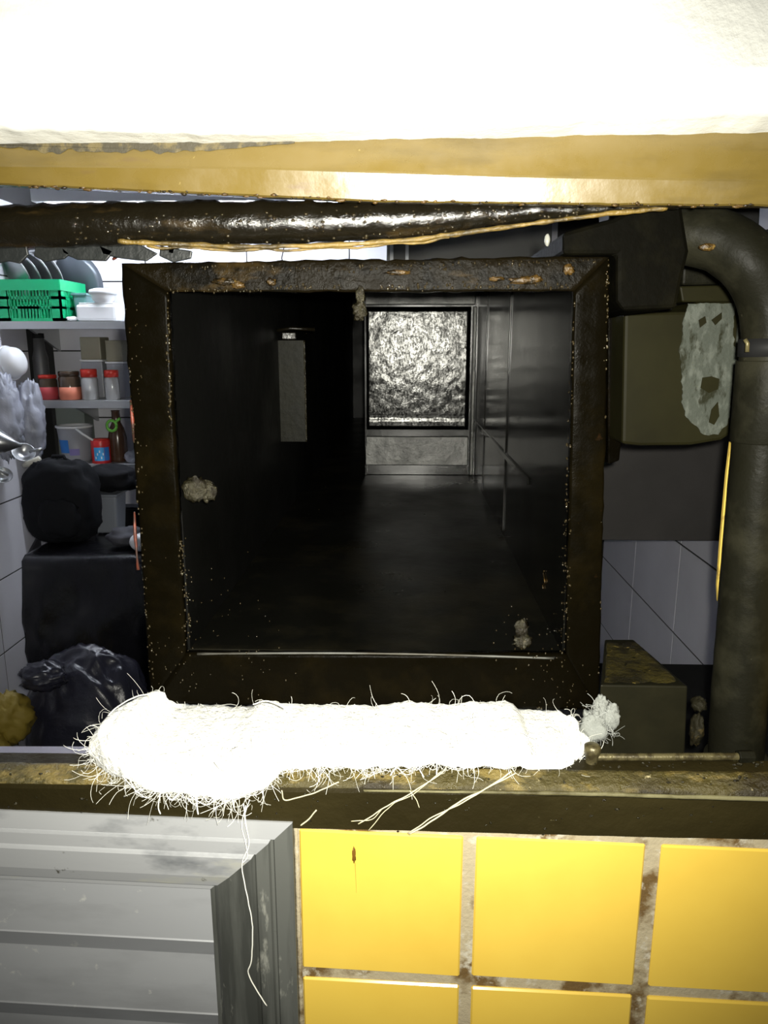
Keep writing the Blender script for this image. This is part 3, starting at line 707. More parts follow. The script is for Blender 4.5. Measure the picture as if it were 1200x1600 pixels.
# =================================================================== RIGHT SIDE: PIPE, BOXES, ROD
pipe = thing('exhaust_pipe', P(1150, 1185, .66), 'thick black greasy pipe with an elbow, standing on the ledge', 'pipe')
PD = .690
cpx = [(1149, 1188), (1154, 1100), (1172, 900), (1187, 740), (1200, 600), (1206, 530)]
pts = []
for (a, b), (c, d) in zip(cpx, cpx[1:]):
    for t in range(8): pts.append(P(a + (c - a) * t / 8, b + (d - b) * t / 8, PD))
n = len(pts)
MB().tube(pts + [P(1206, 530, PD)], [.0262 + .0007 * nz(p, 40) for p in pts] + [.0262], 28).build('pipe_riser', pipem, pipe, smooth=True)
el = [(1207, 548, 0), (1207, 505, 0), (1197, 455, 0), (1172, 412, 0), (1130, 380, .01), (1085, 368, .02), (1055, 364, .03), (1030, 363, .04)]
pts = crom([P(a, b, PD + d) for a, b, d in el], 7)
MB().tube(pts, [.0262 + .0004 * nz(p, 60) for p in pts], 32).build('pipe_elbow', pipem, pipe, smooth=True)
MB().tube([P(1203, 562, PD), P(1201, 590, PD), P(1192, 690, PD)], .0282, 28).build('coupling', pipem, pipe, smooth=True, bevel=.001)
MB().tube([P(1206, 528, PD), P(1204, 556, PD)], .0275, 28).build('clamp_band', blackm, pipe, smooth=True)
MB().tube([P(1164, 530, .663), P(1168, 537, .662), P(1167, 550, .662)], .0018, 8).build('clamp_screw', brass, pipe, smooth=True)
MB().tube([P(1149, 1178, PD), P(1149, 1190, PD)], .030, 28).build('pipe_foot', pipem, pipe, smooth=True, bevel=.001)
MB().blob(P(1105, 386, .668), (.007, .003, .003), .3, 2, 4, 14, 10).build('amber_smear', rustm, pipe, smooth=True)
# yellow strip left of the pipe
st = MB(); ctr = [(1145, 690), (1141, 740), (1136, 800), (1131, 860), (1126, 915), (1124, 940)]
rings = []
for i, (a, b) in enumerate(ctr):
    wd = (.0020, .0034, .0038, .0038, .0032, .0012)[i]; p = P(a, b, .742)
    rings.append([p + Vector((-wd, 0, 0)), p + Vector((wd, 0, 0)), p + Vector((wd, .004, 0)), p + Vector((-wd, .004, 0))])
setp(st.loft(rings).build('edge_strip', ystrip), 'thin yellow edge strip standing just behind the black pipe', 'strip')
# hanging box with peeled paint
BX = .90
box = thing('hanging_box', P(1070, 700, BX), 'olive hanging metal box with grey peeled paint patch', 'box')
poly = [(976, 488), (1080, 486), (1085, 472), (1160, 470), (1166, 505), (1160, 560), (1146, 676), (1128, 688), (1080, 696), (1000, 697), (972, 694)]
MB().prism([P(a, b, BX) for a, b in poly], (0, .16, .0)).build('box_body', olivebox, box, bevel=.004)
tp = [(1062, 447), (1148, 445), (1152, 472), (1066, 472)]
MB().prism([P(a, b, BX + .01) for a, b in tp], (0, .14, 0)).build('box_neck', olivebox, box, bevel=.002)
base = [(1076, 474), (1150, 474), (1146, 520), (1150, 560), (1143, 620), (1136, 664), (1122, 678), (1100, 680), (1090, 668), (1072, 652), (1066, 630), (1066, 590), (1062, 560), (1066, 520), (1070, 495)]
ring = []
for i in range(len(base)):
    a, b = base[i], base[(i + 1) % len(base)]
    m_ = max(2, int(math.hypot(a[0] - b[0], a[1] - b[1]) / 3))
    for t in range(m_):
        x_, y_ = a[0] + (b[0] - a[0]) * t / m_, a[1] + (b[1] - a[1]) * t / m_
        x_ += 2.6 * noise.noise(Vector((x_ * .12, y_ * .12, 1))) * 1.6; y_ += 2.6 * noise.noise(Vector((x_ * .12, y_ * .12, 5)))
        ring.append(P(x_, y_, BX - .0012))
MB().prism(ring, (0, .0014, 0)).build('peeled_patch', peel, box)
for isl in ([(1098, 590), (1112, 588), (1124, 592), (1122, 608), (1108, 614), (1095, 606)], [(1112, 500), (1120, 494), (1128, 488), (1128, 498), (1118, 508)], [(1092, 500), (1102, 494), (1104, 504), (1094, 512)], [(1112, 640), (1122, 628), (1124, 650), (1116, 664), (1108, 660)]):
    MB().prism([P(a, b, BX - .0024) for a, b in isl], (0, .0014, 0)).build('paint_island', olivebox, box)
MB().prism([P(a, b, BX - .002) for a, b in [(1153, 505), (1160, 500), (1150, 640), (1144, 668), (1141, 668)]], (0, .002, 0)).build('edge_wear', peel, box)
# added black block and plate, standing in for the shadow above the box
dbk = thing('shadow_filler', P(1060, 440, .95), 'added black hood block behind the pipe elbow', 'filler')
MB().prism([P(a, b, .97) for a, b in [(950, 300), (1190, 300), (1180, 455), (1062, 446), (1058, 484), (975, 486), (958, 470)]], (0, .05, 0)).build('shadow_plate', blackm, dbk, bevel=.002)
MB().prism([P(a, b, .683) for a, b in [(880, 362), (960, 340), (1000, 318), (1066, 318), (1078, 392), (1066, 440), (1058, 482), (975, 486), (964, 470), (964, 398), (880, 398)]], (0, .26, 0)).build('shadow_block', M('matt shadow black', (.0022, .002, .0012), .6, layers=[((.005, .0045, .0022), 14, .5, .65, ONE)], bump=.3, bscale=80, bdist=.003, spec=0.02), dbk, bevel=.004)
MB().prism([P(a, b, .95) for a, b in [(1068, 412), (1120, 408), (1150, 430), (1150, 444), (1066, 446)]], (0, .02, 0)).build('bracket_lug', pipem, dbk, bevel=.003)
MB().prism([P(a, b, .955) for a, b in [(950, 440), (977, 440), (976, 640), (968, 720), (950, 726)]], (0, .04, 0)).build('strap', soot, dbk, bevel=.002)
# greasy chamfered block on the ledge
blk = thing('greasy_block', P(1010, 1170, .76), 'olive black greasy metal block beside the duct corner', 'block')
fy = .745; fz_b = P(1000, 1172, fy).z
f0, f1, f2, f3 = P(938, 1172, fy), P(1074, 1172, fy), P(1075, 1072, fy), P(938, 1070, fy)
g0, g1 = P(945, 999, .92), P(990, 999, .92)
zb_ = fz_b - .05
MB().add([(f0.x, fy, zb_), (f1.x, fy, zb_), (f2.x, fy, f2.z), (f3.x, fy, f3.z), (g0.x, .92, g0.z), (g1.x, .92, g1.z), (g0.x, .92, zb_), (g1.x + .02, .92, zb_)],
         [(0, 1, 2, 3), (3, 2, 5, 4), (4, 5, 7, 6), (1, 7, 5, 2), (0, 3, 4, 6), (0, 6, 7, 1)]).build('block_body', blockm, blk, bevel=.002)
mb = MB(); vs = []; fs = []
for j in range(13):
    for i in range(19):
        u, v = i / 18, j / 12
        lo = Vector((f3.x, fy, f3.z)).lerp(Vector((f2.x, fy, f2.z)), u * .97 + .015); hi = g0.lerp(g1, u * .94 + .03)
        p = lo.lerp(hi, v * .97); p.z += .0012 + .0025 * nz(p, 60, 2) + .0015 * nz(p, 160, 3) - (.004 if i in (0, 18) or j in (0, 12) else 0)
        vs.append(p)
for j in range(12):
    for i in range(18):
        a = j * 19 + i; fs.append((a, a + 1, a + 20, a + 19))
mb.add(vs, fs); mb.build('grease_crust', M('mustard grease crust', (.055, .044, .010), .35, layers=[((.018, .015, .006), 30, .45, .6, ONE), ((.34, .25, .06), 90, .64, .7, ONE)], bump=.9, bscale=90, bdist=.004, bump2=(300, .4, .001)), blk, smooth=True)
MB().blob(P(1088, 1140, .75), (.007, .010, .018), .5, 2.4, 2, 22, 16).build('side_crust', M('dark crust', (.018, .016, .009), .4, layers=[((.06, .045, .018), 80, .55, .65, ONE)], bump=.9, bscale=150, bdist=.003, spec=0.1), blk, smooth=True)
MB().blob(P(1092, 1100, .76), (.008, .010, .008), .4, 2.4, 6, 20, 14).build('side_crust', MATS['dark crust'], blk, smooth=True)
# threaded rod on the ledge
rod = thing('threaded_rod', P(1045, 1190, .598), 'dull brass threaded rod lying along the ledge beside the pipe foot', 'rod')
q0, q1 = P(932, 1183, .612), P(1160, 1182, .612); dirv = (q1 - q0).normalized()
N_ = 150; MB().tube([q0.lerp(q1, i / N_) for i in range(N_ + 1)], [.0031 if i % 2 else .0037 for i in range(N_ + 1)], 12).build('rod_shaft', brass, rod, smooth=True)
MB().tube([q1 - dirv * .004, q1 + dirv * .010], .0060, 6).build('rod_nut', pipem, rod, bevel=.0008)
pm = P(925, 1184, .612)
MB().lathe((pm.x, pm.y, pm.z - .012), [(.007, 0), (.0065, .004), (.0055, .008), (.006, .014), (.0075, .018), (.0075, .024), (.004, .026)], 16).build('end_post', brass, rod, smooth=True)
# crumbs on the right of the ledge
mb = MB()
for i in range(40):
    p = P(random.uniform(930, 1195), random.uniform(1190, 1206), .61, KW); r = random.uniform(.0005, .0017)
    mb.ball(p, (r * random.uniform(1, 2), r, r), .3)
setp(mb.build('ledge_crumbs', lumpm, sill, smooth=True), kind='stuff')

# =================================================================== KITCHEN BEYOND, RIGHT
CY = 1.95
ca, cb = P(925, 845, CY), P(1130, 420, CY)
cab = thing('wall_cabinet', (0.6, CY + .2, ca.z), 'dark grey metal cabinet hung on the tiled side wall', 'cabinet')
MB().box(ca.x, WR - .001, CY + .012, CY + .45, ca.z, cb.z).build('cabinet_body', darkmetal, cab, bevel=.003)
MB().box(ca.x, WR - .002, CY, CY + .011, ca.z + .002, cb.z - .002).build('cabinet_door', darkmetal, cab, bevel=.002)
MB().box(ca.x + .03, ca.x + .04, CY - .02, CY, ca.z + .25, ca.z + .40).build('handle', steel, cab, bevel=.002)
bz = P(1080, 1037, 1.62).z; bx0 = .44
bench = thing('worktop', (WR - .2, 1.35, 0), 'black worktop on legs against the tiled side wall', 'worktop')
MB().box(bx0, WR - .012, 1.02, 1.62, bz - .04, bz).build('worktop_board', blackm, bench, bevel=.004)
for x in (bx0 + .03, WR - .06):
    for y in (1.06, 1.57): MB().box(x - .02, x + .02, y - .02, y + .02, 0, bz - .04).build('leg', blackm, bench)
# grey steel housing seen through the gap above the duct
hs = P(604, 420, 2.9); he = P(860, 420, 2.9)
hou = thing('steel_housing', ((hs.x + he.x) / 2, 3.1, 1.76), 'grey steel housing on the back wall above the duct', 'housing')
MB().box(hs.x, he.x, 2.9, WB - .001, 1.875, 2.3).build('housing_body', M('grey housing steel', (.10, .10, .095), .5, metal=.3), hou, bevel=.003)
for px in (612, 636): 
    a = P(px, 400, 2.885); MB().box(a.x - .006, a.x + .006, 2.885, 2.90, 1.87, 2.29).build('housing_rib', shelfm, hou)
# wire hook in the same gap
hk = P(455, 400, 3.2)
setp(MB().tube([hk + Vector((-.035, .0, .10)), hk + Vector((-.030, 0, .03)), hk + Vector((-.04, 0, -.01)), hk + Vector((-.03, 0, -.03)), hk + Vector((.03, 0, -.034)), hk + Vector((.35, .15, -.03))], .003, 6).build('wire_hook', blackm), 'thin black wire hook against the white back wall', 'hook')

# =================================================================== KITCHEN BEYOND, LEFT
# fluorescent batten
fy_ = 2.86; fa = P(48, 313, fy_); fb = fa.x + 1.15
lamp = thing('strip_lamp', (fa.x + .55, fy_, fa.z), 'long fluorescent strip lamp glimpsed under the ochre lintel', 'lamp')
MB().box(fa.x, fb, fy_, fy_ + .06, fa.z - .004, fa.z + .045).build('lamp_body', whitep, lamp, bevel=.003)
MB().tube([(fa.x + .02, fy_ + .08, fa.z - .002), (fb - .02, fy_ + .08, fa.z - .002)], .014, 12).build('lamp_tube', lampm, lamp, smooth=True)
for x in (fa.x + .1, fb - .1): MB().tube([(x, fy_ + .03, fa.z + .04), (x, fy_ + .03, ZC)], .003, 6).build('hanger', shelfm, lamp)
# shelves
SY = 3.0
def shelf(px0, pxr, py, label, h=.030):
    a = P(px0, py, SY)
    t = thing('wall_shelf', (a.x + .4, SY + .18, a.z - h), label, 'shelf', 'steel shelves on the back wall')
    x1 = P(pxr, py, SY).x
    MB().box(a.x, x1, SY + .004, WB - .001, a.z - .004, a.z).build('shelf_board', shelfm, t)
    MB().box(a.x, x1, SY, SY + .004, a.z - h, a.z).build('shelf_lip', shelfm, t)
    for x in (a.x + .1, x1 - .1): MB().prism([(x, SY + .06, a.z - .005), (x, WB - .001, a.z - .005), (x, WB - .001, a.z - .12)], (.012, 0, 0)).build('shelf_bracket', shelfm, t)
    return a.z, a.x
zs0, _ = shelf(-20, 330, 502, 'top steel shelf, with the green crate')
zs1, _ = shelf(50, 330, 626, 'middle steel shelf, with the spice jars')
zs2, _ = shelf(62, 330, 725, 'lowest steel shelf, with the red can')
def at_shelf(px, z, D):                       # point over pixel column px, at height z and distance D
    d = ray(px, 600); t = D / d.y
    return Vector((d.x * t, D, z))
SC = lambda px, D=3.1: px * D / F_PX
# crate
def crate():
    a = at_shelf(9, zs0, SY + .01); b = at_shelf(107, zs0, SY + .01)
    wdt = b.x - a.x; h = SC(60); dp = .24
    t = thing('green_crate', (a.x + wdt / 2, a.y + dp / 2, zs0), 'green slotted plastic crate holding steel plates', 'crate')
    MB().box(a.x + .004, b.x - .004, a.y + .004, a.y + dp - .004, zs0, zs0 + .004).build('base', green, t)
    def wall(p, q, nm):
        p, q = Vector(p), Vector(q); d = q - p; nrm = Vector((-d.y, d.x, 0)).normalized() * .004
        def piece(u0, u1, v0, v1, mb, fat=1.0):
            fl_ = lambda v: (v - 1) * .012    # slight flare
            c = [(u0, v0), (u1, v0), (u1, v1), (u0, v1)]
            pts = [p + d * u + Vector((0, 0, h * v)) for u, v in c]
            mb.prism([x_ - nrm * (fat - 1) for x_ in pts], nrm * (1 + fat))
        mb = MB(); 
        for v0, v1, f_ in ((0, .08, 1), (.30, .36, 1), (.53, .60, 1), (.74, 1.0, 1.6)): piece(0, 1, v0, v1, mb, f_)
        piece(0, .2, 0, 1, mb); piece(.845, 1, 0, 1, mb); piece(.33, .66, .08, .40, mb)
        for i in range(1, 15):
            u = .12 + .76 * i / 15; piece(u - .009, u + .009, .08, .74, mb)
        mb.build(nm, green, t)
    A1, B1, C1, D1 = Vector((a.x, a.y, zs0)), Vector((b.x, a.y, zs0)), Vector((b.x, a.y + dp, zs0)), Vector((a.x, a.y + dp, zs0))
    wall(A1, B1, 'front_side'); wall(B1, C1, 'end_side'); wall(C1, D1, 'back_side'); wall(D1, A1, 'end_side')
    return a, b, h
ca_, cb_, ch_ = crate()
# steel plates leaning in the crate
for i, px in enumerate((34, 50, 66, 82)):
    c = at_shelf(px, zs0 + SC(66), SY + .10 + .012 * i)
    mt = Matrix.Rotation(R(38 + 3 * i), 3, 'Y') @ Matrix.Rotation(R(-62), 3, 'X')
    rr_ = .100 + .004 * i
    o = MB().lathe(c, [(0, .012), (rr_ * .5, .010), (rr_ * .9, .002), (rr_, 0), (rr_, -.003), (rr_ * .88, 0), (rr_ * .5, .007), (0, .009)], 32, mt).build('steel_plate', steel, smooth=True)
    setp(o, ('steel plate leaning in the green crate, nearest its outer end', 'steel plate leaning in the green crate, second in the row', 'steel plate leaning in the green crate, third in the row', 'largest steel plate in the crate, nearest the dark tray')[i], 'plate', 'plates in the green crate')
MBt = MB(); c = at_shelf(133, zs0 + SC(66), SY + .285); mt = Matrix.Rotation(R(40), 3, 'Y') @ Matrix.Rotation(R(-65), 3, 'X')
setp(MBt.lathe(c, [(0, 0), (.10, 0), (.115, .02), (.12, .02), (.104, -.004), (0, -.004)], 28, mt).build('dark_tray', M('dark steel', (.12, .14, .16), .4, metal=.6), smooth=True), 'dark grey round tray leaning beside the green crate', 'tray')
a = at_shelf(111, zs0, SY + .09); b = at_shelf(146, zs0, SY + .09); a.x = max(a.x, cb_.x + .012)
tb = thing('teal_tub', (a.x + .05, a.y + .08, zs0), 'dull teal plastic tub between the crate and white box', 'tub')
MB().loft([[(a.x + .008, a.y + .005, zs0), (b.x - .008, a.y + .005, zs0), (b.x - .008, a.y + .16, zs0), (a.x + .008, a.y + .16, zs0)], [(a.x, a.y, zs0 + .11), (b.x, a.y, zs0 + .11), (b.x, a.y + .17, zs0 + .11), (a.x, a.y + .17, zs0 + .11)]]).build('tub_body', teal, tb, bevel=.006)
MB().box(a.x - .004, b.x + .004, a.y - .004, a.y + .174, zs0 + .104, zs0 + .114).build('tub_rim', teal, tb, bevel=.002)
a = at_shelf(128, zs0, SY + .012); b = at_shelf(190, zs0, SY + .012)
wbx = thing('white_box', ((a.x + b.x) / 2, a.y + .05, zs0), 'white rounded plastic box on the top shelf', 'box')
MB().box(a.x, b.x, a.y, a.y + .075, zs0, zs0 + SC(25)).build('box_body', whitep, wbx, bevel=.012)
MB().box(a.x + .012, b.x - .012, a.y + .008, a.y + .067, zs0 + SC(25), zs0 + SC(27)).build('box_lid', whitep, wbx, bevel=.002)
zz = zs0 + SC(27)
c = at_shelf(172, zz, SY + .05)
pot = thing('white_bowl', c, 'white lidded bowl stacked on the white box', 'bowl')
MB().lathe(c, [(.030, 0), (.042, .012), (.048, .030), (.046, .032), (0, .032)], 24).build('bowl_body', whitep, pot, smooth=True)
MB().lathe(c + Vector((0, 0, .032)), [(.053, 0), (.054, .012), (.05, .018), (.03, .024), (0, .026)], 24).build('bowl_lid', whitep, pot, smooth=True)
setp(MB().blob(at_shelf(122, zs0 + .010, SY + .03), (.022, .02, .010), .4, 2.2, 5, 20, 12, flat=-.009).build('paper_scrap', whitep, smooth=True), 'crumpled white paper beside the white box', 'paper')
# jars on the middle shelf
def jar(px, w_px, top_py_h, D, body, lidm, lid_h, label, fill=None, fillh=.4, name='spice_jar'):
    c = at_shelf(px, zs1, D); r = SC(w_px) / 2; h = SC(top_py_h)
    t = thing(name, c, label, 'jar', 'jars on the middle shelf')
    MB().lathe(c, [(r * .92, 0), (r, .004), (r, h - .012), (r * .85, h - .004), (r * .8, h)], 22).build('jar_body', body, t, smooth=True)
    MB().lathe(c + Vector((0, 0, h - .004)), [(r * .95, 0), (r * .97, lid_h), (r * .9, lid_h + .003), (0, lid_h + .003)], 22).build('jar_lid', lidm, t, smooth=True)
    if fill: MB().lathe(c + Vector((0, 0, .002)), [(r * 1.012, 0), (r * 1.012, h * fillh), (r * .5, h * fillh + .004)], 22).build('jar_filling', fill, t, smooth=True)
    return c, h + lid_h
jar(75, 28, 34, SY + .06, darkjar, redm, .012, 'dark jar of red spice at the end of the middle shelf', redpow, .55)
jar(109, 32, 38, SY + .055, darkjar, darkjar, .016, 'dark-lidded jar of orange spice beside the red one', orpow, .5)
c1, h1 = jar(140, 25, 36, SY + .055, glassy, redm, .030, 'pale jar with red lid next to the orange spice')
c2, h2 = jar(175, 22, 36, SY + .06, glassy, redm, .026, 'pale jar with red lid closest to the duct')
c = at_shelf(67, zs1, SY + .20)
bt = thing('tall_bottle', c, 'tall dark bottle behind the spice jars', 'bottle')
MB().lathe(c, [(.030, 0), (.032, .01), (.032, .17), (.024, .20), (.022, .25)], 20).build('bottle_body', M('smoky bottle', (.10, .10, .10), .4), bt, smooth=True)
MB().lathe(c + Vector((0, 0, .25)), [(.024, 0), (.024, .02), (0, .022)], 20).build('bottle_cap', blackm, bt, smooth=True)
for (px0, px1, hh, D, lb) in ((128, 163, 95, SY + .17, 'taller beige food tub behind the pale jars'), (167, 196, 90, SY + .18, 'lower beige food tub behind the jar closest to the duct')):
    a = at_shelf(px0, zs1, D); b = at_shelf(px1, zs1, D); h = SC(hh)
    t = thing('food_tub', ((a.x + b.x) / 2, D + .06, zs1), lb, 'tub', 'beige tubs on the middle shelf')
    MB().box(a.x + .003, b.x - .003, D, D + .11, zs1, zs1 + h * .60).build('tub_body', greyp, t, bevel=.004)
    MB().box(a.x, b.x, D - .003, D + .113, zs1 + h * .60, zs1 + h * .63).build('tub_rim', whitep, t, bevel=.001)
    MB().box(a.x + .004, b.x - .006, D + .004, D + .106, zs1 + h * .63, zs1 + h).build('tub_upper', beige, t, bevel=.004)
# lowest shelf
c = at_shelf(110, zs2, SY + .10); r = SC(54) / 2
bk = thing('bucket', c, 'grey translucent bucket with blue label on the lowest shelf', 'bucket')
MB().lathe(c, [(r * .78, 0), (r * .8, .01), (r * .97, .145), (r * .93, .145), (r * .75, .012), (0, .010)], 28).build('bucket_body', greyp, bk, smooth=True)
MB().lathe(c + Vector((0, 0, .142)), [(r * .97, 0), (r * 1.04, .002), (r * 1.04, .010), (r * .9, .010), (r * .9, 0)], 28).build('bucket_rim', whitep, bk, smooth=True)
def label_patch(parent, c, r0, r1, z0_, z1_, a0, a1, mat, nm='label', n=8):
    vs = []; fs = []
    for i in range(n + 1):
        th = a0 + (a1 - a0) * i / n
        for r_, z_ in ((r0, z0_), (r1, z1_)): vs.append((c.x + math.cos(th) * r_, c.y + math.sin(th) * r_, c.z + z_))
    for i in range(n): fs.append((2 * i, 2 * i + 2, 2 * i + 3, 2 * i + 1))
    return MB().add(vs, fs).build(nm, mat, parent, solid=.0006)
label_patch(bk, c, r * .86, r * .93, .04, .095, R(225), R(268), bluem); label_patch(bk, c, r * .845, r * .885, .030, .058, R(268), R(305), lilac)
setp(MB().tube([at_shelf(112, zs2 + SC(54), SY + .02), at_shelf(122, zs2 + SC(46), SY + .018), at_shelf(138, zs2 + SC(36), SY + .02)], .005, 8).build('white_spoon', whitep, smooth=True), 'white plastic spoon handle leaning over the bucket', 'spoon')
a = at_shelf(83, zs2, SY + .26); b = at_shelf(128, zs2, SY + .26)
gb = thing('grey_carton', ((a.x + b.x) / 2, SY + .29, zs2), 'grey carton behind the bucket', 'carton')
MB().box(a.x, b.x, SY + .255, SY + .35, zs2, zs2 + .235).build('carton_body', M('grey green card', (.20, .23, .21), .7), gb, bevel=.002)
MB().box(a.x + .003, b.x - .003, SY + .258, SY + .347, zs2 + .235, zs2 + .241).build('carton_flap', M('grey green card', (.2, .23, .21)), gb)
c = at_shelf(149, zs2, SY + .05); r = SC(29) / 2
cn = thing('red_can', c, 'red can with a blue and white label', 'can')
MB().lathe(c, [(r, 0), (r, .095), (r * .96, .098), (r * .9, .096), (0, .096)], 24).build('can_body', canred, cn, smooth=True)
MB().lathe(c + Vector((0, 0, .0965)), [(r * .9, 0), (r * .9, .004), (r * .5, .006), (0, .006)], 20).build('can_lid', redm, cn, smooth=True)
lb = label_patch(cn, c, r * 1.015, r * 1.015, .012, .068, R(250), R(310), M('sky blue label', (.05, .38, .80), .4)); label_patch(cn, c, r * 1.015, r * 1.015, .012, .068, R(312), R(345), bluem)
for th, z_ in ((258, .02), (268, .035), (290, .02), (300, .035), (281, .046)):
    label_patch(lb, c, r * 1.03, r * 1.03, z_, z_ + .010, R(th), R(th + 6), whitep, 'print_mark', 2)
c = at_shelf(177, zs2, SY + .09)
bj = thing('brown_jug', c, 'brown jug with bright green handle on the lowest shelf', 'jug')
MB().lathe(c, [(.036, 0), (.038, .01), (.038, .10), (.030, .14), (.018, .165), (.016, .21), (.019, .215), (0, .215)], 24).build('jug_body', brownl, bj, smooth=True)
hp = []
for i in range(17):
    th = 2 * math.pi * i / 16; hp.append(c + Vector((-.004 + .020 * math.cos(th), -.042, .155 + .022 * math.sin(th))))
MB().tube(hp, .006, 8).build('handle_ring', lime, bj, smooth=True)
MB().tube([c + Vector((.012, -.042, .170)), c + Vector((.034, -.042, .186))], .006, 8).build('handle_tab', lime, bj, smooth=True)
setp(MB().blob(at_shelf(199, zs2 + .022, SY + .05), (.035, .03, .028), .35, 2, 3, 22, 14, flat=-.021).build('pale_bag', greyp, smooth=True), 'pale crumpled bag on the lowest shelf beside the jug', 'bag')
# utensils and bags hanging on the left wall
WX = WL
def on_left(px, py): 
    d = ray(px, py); t = WX / d.x; return Vector((WX, d.y * t, d.z * t + CAM_Z))
hr0, hr1 = on_left(-30, 600), on_left(28, 597)
hrl = thing('hook_rail', (hr0 + hr1) / 2, 'steel hook rail on the tiled side wall', 'rail')
MB().tube([Vector((WX + .03, hr0.y, hr1.z)), Vector((WX + .03, 3.0, hr1.z))], .006, 8).build('rail_bar', steel, hrl, smooth=True)
for y in (hr0.y + .05, 2.95): MB().tube([(WX, y, hr1.z), (WX + .03, y, hr1.z)], .005, 8).build('rail_bracket', steel, hrl, smooth=True)
c = P(24, 567, 2.85)
wc = thing('white_colander', c, 'white plastic bowl hung upright on the side wall', 'bowl')
mt = Matrix.Rotation(R(-12), 3, 'Z') @ Matrix.Rotation(R(78), 3, 'Y')
MB().lathe(c + Vector((-.02, 0, 0)), [(0, .052), (.030, .050), (.052, .036), (.060, .010), (.062, 0), (.057, 0), (.048, .030), (0, .046)], 28, mt).build('bowl_shell', whitep, wc, smooth=True)
MB().lathe(c + Vector((-.02, 0, 0)), [(.058, -.012), (.066, -.012), (.067, -.002), (.060, 0)], 28, mt).build('bowl_rim', whitep, wc, smooth=True)
for i, (px, py, rx, rz, sd, lb) in enumerate(((8, 650, .055, .14, 1, 'grey translucent bag hanging below the white bowl'), (50, 655, .040, .130, 2, 'grey translucent bag hanging beside the steel shelf end'), (30, 790, .05, .10, 3, 'crumpled translucent bag hanging above the black backpack'))):
    c = P(px, py, 2.78 + .085 * i)
    setp(MB().blob(c, (rx, .05, rz), .45, 2.0, sd * 3.1, 34, 24, 'f').build('plastic_bag', clearpl, smooth=True), lb, 'bag', 'plastic bags on the side wall') if i < 2 else None
c = P(-8, 690, 2.6)
mt = Matrix.Rotation(R(90 + 8), 3, 'Y')
fn = thing('steel_funnel', c, 'steel funnel pointing sideways at the picture edge', 'funnel')
MB().lathe(c, [(.055, -.02), (.052, 0), (.004, .098), (.002, .098), (.045, 0), (.05, -.02)], 24, mt).build('funnel_cone', steel, fn, smooth=True)
MB().lathe(c, [(.057, -.026), (.059, -.022), (.057, -.018)], 24, mt).build('funnel_rim', steel, fn, smooth=True)
def ladle(px, py, D, r, hd, label, hm=steel):
    c = P(px, py, D); t = thing('ladle', c, label, 'ladle', 'ladles on the side wall')
    mt = Matrix.Rotation(R(35), 3, 'Y') @ Matrix.Rotation(R(35), 3, 'X')
    MB().lathe(c, [(0, -r * .7), (r * .6, -r * .55), (r * .95, -r * .1), (r, 0), (r * .93, 0), (r * .55, -r * .48), (0, -r * .62)], 24, mt).build('ladle_bowl', steel, t, smooth=True)
    MB().tube([c + Vector((r * .6, 0, 0)), c + Vector(hd) * .5, c + Vector(hd)], .006, 8).build('ladle_handle', hm, t, smooth=True)
ladle(37, 706, 2.7, .042, (.075, -.01, .012), 'steel ladle with its bowl just above the cream handle')
ladle(4, 742, 2.65, .035, (-.12, 0, .09), 'small steel ladle below the funnel')
setp(MB().tube([P(38, 727, 2.68), P(52, 722, 2.67), P(62, 716, 2.67)], [.011, .013, .010], 10).build('cream_handle', cream, smooth=True), 'stubby cream plastic handle above the black backpack', 'handle')
# table draped with black plastic
TZ = P(120, 872, 2.40).z; tx0, tx1 = P(34, 872, 2.40).x, P(330, 872, 2.40).x
tab = thing('table', ((tx0 + tx1) / 2, 2.7, 0), 'table under the black plastic sheet', 'table')
MB().box(tx0 + .01, tx1, 2.42, 3.0, TZ - .035, TZ - .004).build('table_top', blackm, tab)
for x in (tx0 + .05, tx1 - .05):
    for y in (2.46, 2.95): MB().box(x - .02, x + .02, y - .02, y + .02, 0, TZ - .035).build('leg', blackm, tab)
sheet = MB(); rows = []
nu, nv = 70, 40; vs = []; fs = []
for j in range(nv + 1):
    s_ = j / nv * (.60 + .80)
    for i in range(nu + 1):
        x = tx0 - .004 + (tx1 - tx0) * i / nu
        if s_ < .58: p = Vector((x, 2.99 - s_, TZ + .002 + .004 * max(0, nz((x, s_, 0), 9, 1))))
        else:
            dwn = s_ - .58
            p = Vector((x, 2.405 - .028 * (fold((x + dwn * .7, dwn * .4, 0), 5, 2) * min(1, dwn * 5)) - .012 * nz((x - dwn, dwn, 1), 16, 4) * min(1, dwn * 5) - .02 * min(1, dwn * 3), TZ + .001 - dwn))
        vs.append(p)
for j in range(nv):
    for i in range(nu):
        a = j * (nu + 1) + i; fs.append((a, a + 1, a + nu + 2, a + nu + 1))
setp(sheet.add(vs, fs).build('plastic_sheet', blackpl, smooth=True, solid=.001), 'black plastic sheet draped over the table front', 'sheet')
TT = TZ + .008
def on_table(px, py_bottom_hint, D): return at_shelf(px, TT, D)
